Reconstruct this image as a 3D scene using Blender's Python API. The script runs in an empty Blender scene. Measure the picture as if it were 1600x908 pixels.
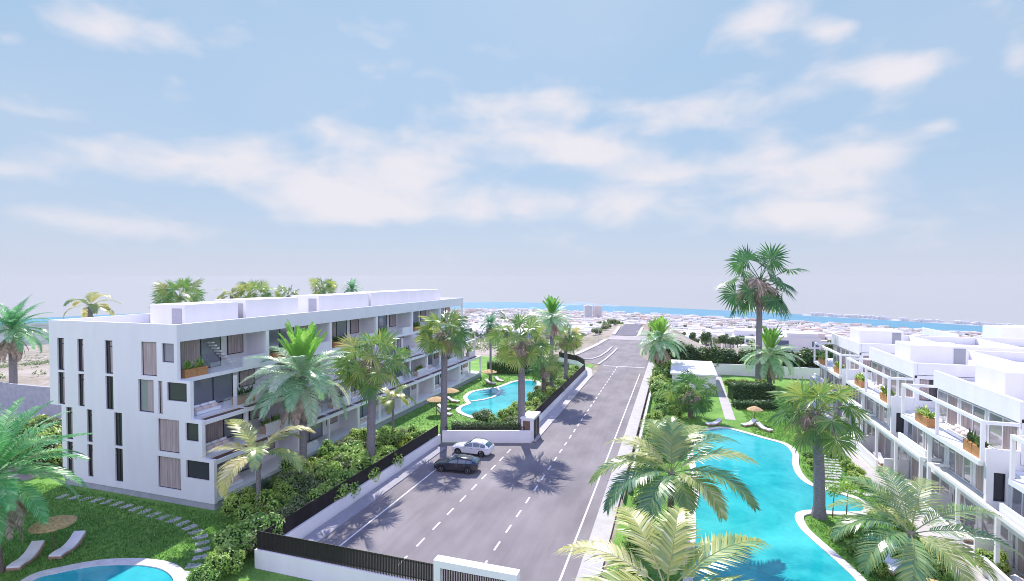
import bpy, math, random
import numpy as np
R = math.radians
PI = math.pi
D = bpy.data
COL = bpy.context.scene.collection
SC = bpy.context.scene

# ------------------------------------------------------------------ camera
AZ = 17.8                      # the camera looks this many degrees left of the road's direction (+Y)
CAMZ = 19.0
cam_d = D.cameras.new('camera')
cam_d.sensor_width = 36.0
cam_d.lens = 36.0 * 803 / 1600
cam_d.clip_start = 0.1
cam_d.clip_end = 9000
cam = D.objects.new('camera', cam_d)
cam.location = (0, 0, CAMZ)
cam.rotation_euler = (R(90) - math.atan(20 / 803), 0, R(AZ))
COL.objects.link(cam)
SC.camera = cam
SC.view_settings.view_transform = 'Standard'
SC.view_settings.look = 'None'
SC.view_settings.gamma = 1
SC.view_settings.use_curve_mapping = False
SC.view_settings.exposure = 0.55
SC.cycles.max_bounces = 7
SC.cycles.diffuse_bounces = 3
SC.cycles.transparent_max_bounces = 12
SC.cycles.use_denoising = True
SC.cycles.filter_width = 0.95

# ------------------------------------------------------------------ sun and sky
SUN_EL = 47.0
SUN_AZ = -24.0                 # degrees right of +Y (negative: left)
sun_d = D.lights.new('sun', 'SUN')
sun_d.energy = 4.2
sun_d.angle = R(0.5)
sun_d.color = (1.0, 0.945, 0.88)
sun = D.objects.new('sun', sun_d)
sun.rotation_euler = (R(90 - SUN_EL), 0, R(180 - SUN_AZ))
sun.location = (0, 60, 80)
COL.objects.link(sun)

FWD = (-math.sin(R(AZ)), math.cos(R(AZ)))      # the view direction and its right, in plan
RGT = (math.cos(R(AZ)), math.sin(R(AZ)))
W = D.worlds.new('World')
SC.world = W
W.use_nodes = True
wn = W.node_tree.nodes
wl = W.node_tree.links
wn.clear()


def N(tree, typ, **kw):
    n = tree.nodes.new(typ)
    for k, v in kw.items():
        setattr(n, k, v)
    return n


def math_node(tree, op, a, b=None, c=None, clamp=False):
    n = tree.nodes.new('ShaderNodeMath')
    n.operation = op
    n.use_clamp = clamp
    for i, v in enumerate((a, b, c)):
        if v is None:
            continue
        if isinstance(v, (int, float)):
            n.inputs[i].default_value = v
        else:
            tree.links.new(v, n.inputs[i])
    return n.outputs[0]


def mix_col(tree, fac, a, b):
    n = tree.nodes.new('ShaderNodeMix')
    n.data_type = 'RGBA'
    for s, v in ((n.inputs[0], fac), (n.inputs[6], a), (n.inputs[7], b)):
        if isinstance(v, (int, float)):
            s.default_value = v
        elif isinstance(v, tuple):
            s.default_value = v if len(v) == 4 else (*v, 1)
        else:
            tree.links.new(v, s)
    return n.outputs[2]


def make_world():
    t = W.node_tree
    geo = N(t, 'ShaderNodeTexCoord')
    sep = N(t, 'ShaderNodeSeparateXYZ')
    wl.new(geo.outputs['Generated'], sep.inputs[0])
    zc = math_node(t, 'MAXIMUM', sep.outputs[2], 0.012)
    com = N(t, 'ShaderNodeCombineXYZ')
    wl.new(sep.outputs[0], com.inputs[0])
    wl.new(sep.outputs[1], com.inputs[1])
    wl.new(zc, com.inputs[2])
    sky = N(t, 'ShaderNodeTexSky')
    sky.sky_type = 'NISHITA'
    sky.sun_disc = False
    sky.sun_elevation = R(SUN_EL)
    sky.sun_rotation = R(SUN_AZ)
    sky.altitude = 0
    sky.air_density = 1.0
    sky.dust_density = 0.6
    sky.ozone_density = 1.6
    wl.new(com.outputs[0], sky.inputs['Vector'])
    az = math_node(t, 'MULTIPLY', math_node(t, 'ARCTAN2', sep.outputs[0], sep.outputs[1]), 180 / PI)
    el = math_node(t, 'MULTIPLY', math_node(t, 'ARCSINE', sep.outputs[2]), 180 / PI)
    # pale haze towards the horizon
    elc = math_node(t, 'MAXIMUM', el, 0.0)
    hz = math_node(t, 'EXPONENT', math_node(t, 'MULTIPLY', elc, -1 / 7.5))
    hz = math_node(t, 'MULTIPLY', hz, 0.93, clamp=True)
    tint = N(t, 'ShaderNodeMix', data_type='RGBA', blend_type='MULTIPLY')
    tint.inputs[0].default_value = 1
    wl.new(sky.outputs[0], tint.inputs[6])
    tint.inputs[7].default_value = (*SKY_TINT, 1)
    # even out the brightness around the sun: only a pull towards the mean clear-sky colour
    base = mix_col(t, 0.88, tint.outputs[2], (*SKY_MEAN, 1))
    up_ = N(t, 'ShaderNodeMapRange', interpolation_type='SMOOTHSTEP')
    up_.inputs['From Min'].default_value = 27
    up_.inputs['From Max'].default_value = 62
    wl.new(el, up_.inputs['Value'])
    base = mix_col(t, up_.outputs[0], base, (*SKY_TOP, 1))
    base = mix_col(t, hz, base, (*SKY_HAZE, 1))
    # clouds: soft patches (azimuth, elevation, width, height, density) broken up by noise
    vec = N(t, 'ShaderNodeCombineXYZ')
    wl.new(math_node(t, 'MULTIPLY', az, 0.085), vec.inputs[0])
    wl.new(math_node(t, 'MULTIPLY', el, 0.17), vec.inputs[1])
    vec.inputs[2].default_value = 3.7
    n1 = N(t, 'ShaderNodeTexNoise')
    n1.inputs['Scale'].default_value = 1.75
    n1.inputs['Detail'].default_value = 7
    n1.inputs['Roughness'].default_value = 0.48
    n1.inputs['Distortion'].default_value = 0.25
    wl.new(vec.outputs[0], n1.inputs['Vector'])
    n2 = N(t, 'ShaderNodeTexNoise')
    n2.inputs['Scale'].default_value = 0.35
    n2.inputs['Detail'].default_value = 4
    wl.new(vec.outputs[0], n2.inputs['Vector'])
    acc = None
    for a0, e0, wa, we, s in CLOUDS:
        dx = math_node(t, 'MULTIPLY', math_node(t, 'SUBTRACT', az, a0), 1 / wa)
        dy = math_node(t, 'MULTIPLY', math_node(t, 'SUBTRACT', el, e0), 1 / we)
        r2 = math_node(t, 'ADD', math_node(t, 'MULTIPLY', dx, dx), math_node(t, 'MULTIPLY', dy, dy))
        g = math_node(t, 'MULTIPLY', math_node(t, 'EXPONENT', math_node(t, 'MULTIPLY', r2, -0.9)), s)
        acc = g if acc is None else math_node(t, 'ADD', acc, g)
    acc = math_node(t, 'MINIMUM', acc, 1.15)
    field = math_node(t, 'ADD', math_node(t, 'MULTIPLY', acc, 0.60),
                      math_node(t, 'MULTIPLY', math_node(t, 'SUBTRACT', n1.outputs[0], 0.5), 1.3))
    field = math_node(t, 'ADD', field, math_node(t, 'MULTIPLY', math_node(t, 'SUBTRACT', n2.outputs[0], 0.5), 0.35))
    mr = N(t, 'ShaderNodeMapRange', interpolation_type='SMOOTHSTEP')
    mr.inputs['From Min'].default_value = 0.07
    mr.inputs['From Max'].default_value = 0.74
    wl.new(field, mr.inputs['Value'])
    dens = math_node(t, 'MULTIPLY', mr.outputs[0], math_node(t, 'SUBTRACT', 1.0, math_node(t, 'MULTIPLY', up_.outputs[0], 0.6)))
    # thin high veil
    mr2 = N(t, 'ShaderNodeMapRange')
    mr2.inputs['From Min'].default_value = 0.42
    mr2.inputs['From Max'].default_value = 0.85
    wl.new(n2.outputs[0], mr2.inputs['Value'])
    dens = math_node(t, 'MAXIMUM', dens, math_node(t, 'MULTIPLY', mr2.outputs[0], 0.2))
    col = mix_col(t, dens, base, (*CLOUD_COL, 1))
    # bright cloud fill added to the unseen sky behind the camera, lifting shaded walls
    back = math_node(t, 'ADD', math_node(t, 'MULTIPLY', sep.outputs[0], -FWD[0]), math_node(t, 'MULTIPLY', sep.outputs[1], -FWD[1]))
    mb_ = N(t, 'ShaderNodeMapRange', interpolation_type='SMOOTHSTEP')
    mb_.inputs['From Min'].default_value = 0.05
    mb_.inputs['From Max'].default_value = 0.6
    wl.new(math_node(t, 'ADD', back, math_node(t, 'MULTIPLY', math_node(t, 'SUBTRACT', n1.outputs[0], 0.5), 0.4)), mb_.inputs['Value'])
    col = mix_col(t, mb_.outputs[0], col, (*BACK_FILL, 1))
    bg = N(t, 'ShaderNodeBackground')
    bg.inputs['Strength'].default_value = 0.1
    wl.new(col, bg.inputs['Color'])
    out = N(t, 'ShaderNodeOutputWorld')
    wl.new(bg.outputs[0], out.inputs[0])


def pxdir(px, py):             # clouds were read off in degrees: (azimuth right of +Y, elevation)
    p = math.atan(20 / 803)
    x, y, z = (px - 800) / 803, 1.0, (454 - py) / 803
    y, z = y * math.cos(p) + z * math.sin(p), z * math.cos(p) - y * math.sin(p)
    return math.degrees(math.atan2(x, y)) - AZ, math.degrees(math.atan2(z, math.hypot(x, y)))


CLOUDS = []
for px, py, rx, ry, s in [(160, 45, 105, 30, .8), (15, 60, 35, 14, .6), (1190, 30, 62, 34, .95), (1300, 50, 38, 18, .75),
                          (1592, 88, 28, 26, .7), (1200, 150, 170, 34, .65), (1405, 112, 62, 24, .8), (860, 163, 70, 24, 1.0),
                          (800, 220, 110, 38, .8), (522, 210, 55, 20, .85), (935, 240, 70, 28, .95), (650, 250, 72, 45, .95),
                          (270, 250, 125, 34, .85), (500, 300, 120, 30, .9), (1200, 250, 80, 27, 1.0), (1350, 235, 80, 38, .75),
                          (1482, 195, 42, 14, .65), (780, 318, 160, 33, .7), (1000, 330, 120, 33, .6), (1300, 300, 150, 38, .55),
                          (160, 350, 170, 22, .8), (420, 240, 90, 22, .5), (60, 180, 60, 14, .4), (0, 265, 55, 15, .5), (1060, 185, 70, 26, .4), (600, 330, 130, 26, .6), (1050, 270, 110, 24, .55), (1280, 345, 200, 26, .5), (730, 165, 60, 16, .4)]:
    a, e = pxdir(px, py)
    a1, _ = pxdir(px + rx, py)
    _, e1 = pxdir(px, py - ry)
    CLOUDS.append((a, e, abs(a1 - a) * 1.12, abs(e1 - e) * 1.12, s))
SKY_TINT = (1.0, 1.0, 1.0)
SKY_MEAN = (2.65, 3.95, 5.5)
SKY_TOP = (0.3, 1.35, 6.6)
SKY_HAZE = (4.5, 4.75, 5.7)
CLOUD_COL = (5.75, 5.65, 6.1)
BACK_FILL = (7.0, 7.1, 10.8)         # added fill brightness for the unseen sky behind the camera
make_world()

# ------------------------------------------------------------------ materials
MATS = {}


def pbsdf(m):
    return next(n for n in m.node_tree.nodes if n.type == 'BSDF_PRINCIPLED')


def mat(name, col, rough=0.7, spec=0.4, metal=0.0, var=0.0, scale=2.0, bump=0.0, bscale=20.0, col2=None, coat=0.0, detail=6, stretch=None):
    """plain surface with procedural mottling (var / col2) and bump"""
    if name in MATS:
        return MATS[name]
    m = D.materials.new(name)
    m.use_nodes = True
    t = m.node_tree
    b = pbsdf(m)
    b.inputs['Base Color'].default_value = (*col, 1)
    b.inputs['Roughness'].default_value = rough
    b.inputs['Specular IOR Level'].default_value = spec
    b.inputs['Metallic'].default_value = metal
    b.inputs['Coat Weight'].default_value = coat
    tc = N(t, 'ShaderNodeTexCoord')
    src = tc.outputs['Object']
    if stretch:
        mp = N(t, 'ShaderNodeMapping')
        mp.inputs['Scale'].default_value = stretch
        t.links.new(src, mp.inputs['Vector'])
        src = mp.outputs[0]
    if var > 0 or col2:
        nz = N(t, 'ShaderNodeTexNoise')
        nz.inputs['Scale'].default_value = scale
        nz.inputs['Detail'].default_value = detail
        t.links.new(src, nz.inputs['Vector'])
        rp = N(t, 'ShaderNodeValToRGB')
        rp.color_ramp.elements[0].position = 0.32
        rp.color_ramp.elements[1].position = 0.68
        c1 = tuple(max(0, c * (1 - var)) for c in col)
        c2 = col2 or tuple(min(1, c * (1 + var)) for c in col)
        rp.color_ramp.elements[0].color = (*c1, 1)
        rp.color_ramp.elements[1].color = (*c2, 1)
        t.links.new(nz.outputs[0], rp.inputs[0])
        t.links.new(rp.outputs[0], b.inputs['Base Color'])
    if bump > 0:
        nb = N(t, 'ShaderNodeTexNoise')
        nb.inputs['Scale'].default_value = bscale
        nb.inputs['Detail'].default_value = 5
        t.links.new(src, nb.inputs['Vector'])
        bp = N(t, 'ShaderNodeBump')
        bp.inputs['Strength'].default_value = bump
        bp.inputs['Distance'].default_value = 0.05
        t.links.new(nb.outputs[0], bp.inputs['Height'])
        t.links.new(bp.outputs[0], b.inputs['Normal'])
    MATS[name] = m
    return m


def leaf_mat(name, stops, rough=0.42, trans=0.42, spec=0.5, tint=False, jitter=0.12):
    """foliage: colour by random leaf (stops over 0..1) and optional per-frond tint attribute, part of the light goes through"""
    m = D.materials.new(name)
    m.use_nodes = True
    t = m.node_tree
    b = pbsdf(m)
    out = next(n for n in t.nodes if n.type == 'OUTPUT_MATERIAL')
    geo = N(t, 'ShaderNodeNewGeometry')
    rp = N(t, 'ShaderNodeValToRGB')
    el = rp.color_ramp.elements
    while len(el) > 1:
        el.remove(el[-1])
    el[0].position = stops[0][0]
    el[0].color = (*stops[0][1], 1)
    for p, c in stops[1:]:
        e = el.new(p)
        e.color = (*c, 1)
    if tint:
        at = N(t, 'ShaderNodeAttribute', attribute_name='tint')
        v = math_node(t, 'ADD', at.outputs['Fac'], math_node(t, 'MULTIPLY', math_node(t, 'SUBTRACT', geo.outputs['Random Per Island'], 0.5), 0.25))
        t.links.new(v, rp.inputs[0])
    else:
        t.links.new(geo.outputs['Random Per Island'], rp.inputs[0])
    oi = N(t, 'ShaderNodeObjectInfo')
    hs = N(t, 'ShaderNodeHueSaturation')
    t.links.new(rp.outputs[0], hs.inputs['Color'])
    t.links.new(math_node(t, 'ADD', math_node(t, 'MULTIPLY', oi.outputs['Random'], jitter * 0.35), 0.5 - jitter * 0.175), hs.inputs['Hue'])
    t.links.new(math_node(t, 'ADD', math_node(t, 'MULTIPLY', oi.outputs['Random'], -jitter * 2.0), 1 + jitter), hs.inputs['Value'])
    t.links.new(hs.outputs[0], b.inputs['Base Color'])
    b.inputs['Roughness'].default_value = rough
    b.inputs['Specular IOR Level'].default_value = spec
    tr = N(t, 'ShaderNodeBsdfTranslucent')
    t.links.new(hs.outputs[0], tr.inputs['Color'])
    mx = N(t, 'ShaderNodeMixShader')
    mx.inputs[0].default_value = trans
    t.links.new(b.outputs[0], mx.inputs[1])
    t.links.new(tr.outputs[0], mx.inputs[2])
    t.links.new(mx.outputs[0], out.inputs[0])
    MATS[name] = m
    return m


white = mat('white_render', (0.85, 0.84, 0.855), 0.8, 0.25, var=0.028, scale=0.9, bump=0.12, bscale=60, stretch=(1, 1, .22))
trim = mat('white_trim', (0.87, 0.87, 0.87), 0.6, 0.3, var=0.02, scale=1.0)
plinth = mat('grey_plinth', (0.42, 0.43, 0.47), 0.85, 0.2, var=0.1, scale=1.5)
roofm = mat('cream_roof', (0.72, 0.69, 0.66), 0.9, 0.2, var=0.05, scale=0.5, bump=0.2, bscale=30)
terr = mat('terrace_tile', (0.62, 0.59, 0.58), 0.6, 0.4, var=0.06, scale=0.8)
black = mat('black_metal', (0.012, 0.012, 0.014), 0.45, 0.5)
slatm = mat('black_slat', (0.020, 0.017, 0.019), 0.5, 0.4, var=0.2, scale=6)
glass = mat('window_glass', (0.055, 0.058, 0.070), 0.12, 0.4)
glass2 = mat('terrace_glass', (0.24, 0.26, 0.31), 0.07, 0.9, coat=0.4)
glass3 = mat('pale_terrace_glass', (0.30, 0.29, 0.32), 0.07, 0.9, coat=0.4)
curtain = mat('mauve_curtain', (0.46, 0.38, 0.37), 0.85, 0.2, var=0.22, scale=9, stretch=(1, 1, 0.05))
wood = mat('planter_wood', (0.48, 0.24, 0.10), 0.65, 0.3, var=0.22, scale=5, stretch=(1, 1, 6))
asphalt = None
kerbm = mat('pale_kerb', (0.50, 0.48, 0.48), 0.85, 0.25, var=0.08, scale=1.2, bump=0.2, bscale=30)
pathm = mat('pale_path', (0.50, 0.465, 0.455), 0.85, 0.25, var=0.08, scale=0.7, bump=0.15, bscale=25)
stonem = mat('pale_stone', (0.50, 0.49, 0.47), 0.85, 0.25, var=0.15, scale=2.0, bump=0.4, bscale=12)
coping = mat('pool_coping', (0.70, 0.66, 0.64), 0.8, 0.3, var=0.12, scale=2.5, bump=0.3, bscale=18)
paint = mat('road_paint', (0.78, 0.77, 0.78), 0.7, 0.3, var=0.08, scale=6)
cushion = mat('beige_cushion', (0.72, 0.60, 0.54), 0.9, 0.2, var=0.08, scale=3)
mattress = mat('white_mattress', (0.90, 0.88, 0.89), 0.9, 0.2, var=0.04, scale=2)
thatch = mat('straw_thatch', (0.62, 0.43, 0.22), 0.95, 0.15, var=0.30, scale=7, bump=0.8, bscale=25)
timber = mat('brown_timber', (0.20, 0.12, 0.08), 0.7, 0.3, var=0.2, scale=5)
trunk_g = mat('palm_trunk_grey', (0.27, 0.25, 0.27), 0.9, 0.2, var=0.30, scale=5, bump=0.9, bscale=9, stretch=(1, 1, 5))
trunk_b = mat('palm_trunk_brown', (0.25, 0.19, 0.16), 0.9, 0.2, var=0.35, scale=5, bump=1.0, bscale=8, stretch=(1, 1, 3))
soil = mat('dark_soil', (0.10, 0.085, 0.06), 0.95, 0.1, var=0.3, scale=1.2)
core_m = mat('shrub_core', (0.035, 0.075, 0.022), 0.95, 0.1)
tyrem = mat('tyre_rubber', (0.012, 0.012, 0.013), 0.8, 0.3)
rimm = mat('alloy_rim', (0.34, 0.34, 0.37), 0.35, 0.5, metal=0.8)
carw = mat('white_car_paint', (0.82, 0.82, 0.82), 0.25, 0.5, coat=1.0)
card = mat('charcoal_car_paint', (0.025, 0.026, 0.032), 0.22, 0.5, coat=1.0)
cargl = mat('car_glass', (0.06, 0.12, 0.16), 0.03, 1.0, coat=0.5)
lampw = mat('clear_lamp', (0.7, 0.72, 0.75), 0.1, 0.7)
lampr = mat('red_lamp', (0.4, 0.01, 0.015), 0.15, 0.6)
polem = mat('pale_pole', (0.62, 0.62, 0.64), 0.5, 0.4)
terracotta = mat('terracotta', (0.50, 0.27, 0.20), 0.9, 0.2, var=0.15, scale=3)

shrub_l = leaf_mat('shrub_leaf', [(0, (0.14, 0.30, 0.04)), (0.45, (0.35, 0.58, 0.10)), (0.8, (0.55, 0.72, 0.20)), (1, (0.74, 0.82, 0.42))])
hedge_l = leaf_mat('hedge_leaf', [(0, (0.03, 0.085, 0.02)), (0.6, (0.08, 0.18, 0.045)), (1, (0.22, 0.32, 0.11))])
lime_l = leaf_mat('lime_leaf', [(0, (0.10, 0.22, 0.02)), (0.6, (0.26, 0.38, 0.05)), (1, (0.42, 0.46, 0.10))])
agave_l = leaf_mat('agave_leaf', [(0, (0.06, 0.15, 0.09)), (1, (0.16, 0.26, 0.15))])
olive_l = leaf_mat('olive_leaf', [(0, (0.12, 0.18, 0.07)), (0.6, (0.28, 0.36, 0.16)), (1, (0.52, 0.55, 0.34))])
fan_l = leaf_mat('fan_frond', [(0, (0.06, 0.19, 0.06)), (0.4, (0.19, 0.36, 0.09)), (0.7, (0.42, 0.50, 0.12)), (1, (0.70, 0.62, 0.22))], rough=0.33, trans=0.36, tint=True)
date_l = leaf_mat('date_frond', [(0, (0.11, 0.40, 0.14)), (0.3, (0.30, 0.58, 0.30)), (0.65, (0.58, 0.74, 0.50)), (1, (0.80, 0.82, 0.64))], rough=0.33, trans=0.42, tint=True)
young_l = leaf_mat('young_frond', [(0, (0.17, 0.46, 0.06)), (1, (0.44, 0.70, 0.16))], rough=0.4, trans=0.45, tint=True)
areca_l = leaf_mat('areca_frond', [(0, (0.08, 0.24, 0.15)), (0.3, (0.20, 0.36, 0.16)), (0.6, (0.42, 0.50, 0.16)), (0.85, (0.64, 0.62, 0.20)), (1, (0.78, 0.74, 0.46))], rough=0.30, trans=0.36, spec=0.6, tint=True)
dead_l = leaf_mat('dead_frond', [(0, (0.36, 0.24, 0.20)), (0.6, (0.58, 0.43, 0.37)), (1, (0.72, 0.58, 0.50))], rough=0.8, trans=0.2)
grass_l = leaf_mat('grass_blade', [(0, (0.08, 0.23, 0.035)), (0.6, (0.20, 0.43, 0.07)), (1, (0.40, 0.60, 0.14))], trans=0.4)


def lawn_material():
    m = D.materials.new('lawn')
    m.use_nodes = True
    t = m.node_tree
    b = pbsdf(m)
    tc = N(t, 'ShaderNodeTexCoord')
    n1 = N(t, 'ShaderNodeTexNoise')
    n1.inputs['Scale'].default_value = 0.35
    n1.inputs['Detail'].default_value = 6
    n2 = N(t, 'ShaderNodeTexNoise')
    n2.inputs['Scale'].default_value = 9
    n2.inputs['Detail'].default_value = 8
    n2.inputs['Roughness'].default_value = 0.7
    for n in (n1, n2):
        t.links.new(tc.outputs['Object'], n.inputs['Vector'])
    v = math_node(t, 'ADD', math_node(t, 'MULTIPLY', n1.outputs[0], 0.45), math_node(t, 'MULTIPLY', n2.outputs[0], 0.75))
    rp = N(t, 'ShaderNodeValToRGB')
    e = rp.color_ramp.elements
    e[0].position, e[0].color = 0.42, (0.06, 0.17, 0.03, 1)
    e[1].position, e[1].color = 0.80, (0.36, 0.58, 0.14, 1)
    x = e.new(0.6)
    x.color = (0.17, 0.37, 0.065, 1)
    t.links.new(v, rp.inputs[0])
    t.links.new(rp.outputs[0], b.inputs['Base Color'])
    b.inputs['Roughness'].default_value = 0.8
    b.inputs['Specular IOR Level'].default_value = 0.2
    bp = N(t, 'ShaderNodeBump')
    bp.inputs['Strength'].default_value = 0.9
    bp.inputs['Distance'].default_value = 0.15
    t.links.new(n2.outputs[0], bp.inputs['Height'])
    t.links.new(bp.outputs[0], b.inputs['Normal'])
    return m


def asphalt_material():
    m = D.materials.new('asphalt')
    m.use_nodes = True
    t = m.node_tree
    b = pbsdf(m)
    tc = N(t, 'ShaderNodeTexCoord')
    mp = N(t, 'ShaderNodeMapping')
    mp.inputs['Rotation'].default_value = (0, 0, 0.5)
    mp.inputs['Scale'].default_value = (1, 0.55, 1)
    t.links.new(tc.outputs['Object'], mp.inputs[0])
    n1 = N(t, 'ShaderNodeTexNoise')
    n1.inputs['Scale'].default_value = 0.32
    n1.inputs['Detail'].default_value = 5
    n2 = N(t, 'ShaderNodeTexNoise')
    n2.inputs['Scale'].default_value = 14
    n2.inputs['Detail'].default_value = 6
    t.links.new(mp.outputs[0], n1.inputs[0])
    t.links.new(tc.outputs['Object'], n2.inputs[0])
    n3 = N(t, 'ShaderNodeTexNoise')
    n3.inputs['Scale'].default_value = 1.0
    n3.inputs['Detail'].default_value = 7
    n3.inputs['Roughness'].default_value = 0.65
    mp3 = N(t, 'ShaderNodeMapping')
    mp3.inputs['Scale'].default_value = (1.6, 0.10, 1)        # worn wheel tracks along the road
    t.links.new(tc.outputs['Object'], mp3.inputs[0])
    t.links.new(mp3.outputs[0], n3.inputs[0])
    v = math_node(t, 'ADD', math_node(t, 'MULTIPLY', n1.outputs[0], 0.55), math_node(t, 'MULTIPLY', n2.outputs[0], 0.22))
    v = math_node(t, 'ADD', v, math_node(t, 'MULTIPLY', n3.outputs[0], 0.23))
    rp = N(t, 'ShaderNodeValToRGB')
    e = rp.color_ramp.elements
    e[0].position, e[0].color = 0.38, (0.172, 0.156, 0.167, 1)
    e[1].position, e[1].color = 0.66, (0.288, 0.262, 0.272, 1)
    t.links.new(v, rp.inputs[0])
    t.links.new(rp.outputs[0], b.inputs['Base Color'])
    b.inputs['Roughness'].default_value = 0.85
    b.inputs['Specular IOR Level'].default_value = 0.3
    bp = N(t, 'ShaderNodeBump')
    bp.inputs['Strength'].default_value = 0.3
    bp.inputs['Distance'].default_value = 0.02
    t.links.new(n2.outputs[0], bp.inputs['Height'])
    t.links.new(bp.outputs[0], b.inputs['Normal'])
    return m


def water_material(name, deep, shallow, scale=0.5, bump=0.25, bscale=2.2, rough=0.06, lo=0.40, hi=0.68):
    m = D.materials.new(name)
    m.use_nodes = True
    t = m.node_tree
    b = pbsdf(m)
    tc = N(t, 'ShaderNodeTexCoord')
    n1 = N(t, 'ShaderNodeTexNoise')
    n1.inputs['Scale'].default_value = scale
    n1.inputs['Detail'].default_value = 4
    n1.inputs['Distortion'].default_value = 1.2
    n2 = N(t, 'ShaderNodeTexNoise')
    n2.inputs['Scale'].default_value = bscale
    n2.inputs['Detail'].default_value = 4
    n2.inputs['Distortion'].default_value = 0.8
    for n in (n1, n2):
        t.links.new(tc.outputs['Object'], n.inputs[0])
    v = math_node(t, 'ADD', math_node(t, 'MULTIPLY', n1.outputs[0], 0.80), math_node(t, 'MULTIPLY', n2.outputs[0], 0.20))
    rp = N(t, 'ShaderNodeValToRGB')
    e = rp.color_ramp.elements
    e[0].position, e[0].color = lo, (*deep, 1)
    e[1].position, e[1].color = hi, (*shallow, 1)
    t.links.new(v, rp.inputs[0])
    t.links.new(rp.outputs[0], b.inputs['Base Color'])
    b.inputs['Roughness'].default_value = rough
    b.inputs['Specular IOR Level'].default_value = 0.5
    b.inputs['IOR'].default_value = 1.33
    bp = N(t, 'ShaderNodeBump')
    bp.inputs['Strength'].default_value = bump
    bp.inputs['Distance'].default_value = 0.08
    t.links.new(n2.outputs[0], bp.inputs['Height'])
    t.links.new(bp.outputs[0], b.inputs['Normal'])
    return m


lawn_m = lawn_material()
asphalt = asphalt_material()
pool_m = water_material('pool_water', (0.0, 0.30, 0.34), (0.06, 0.56, 0.56), 0.13, 0.20, 1.3, lo=0.34, hi=0.68)
sea_m = water_material('sea_water', (0.065, 0.26, 0.38), (0.085, 0.30, 0.42), 0.01, 0.0, 0.2, rough=0.6)
pbsdf(sea_m).inputs['Specular IOR Level'].default_value = 0.12


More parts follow.
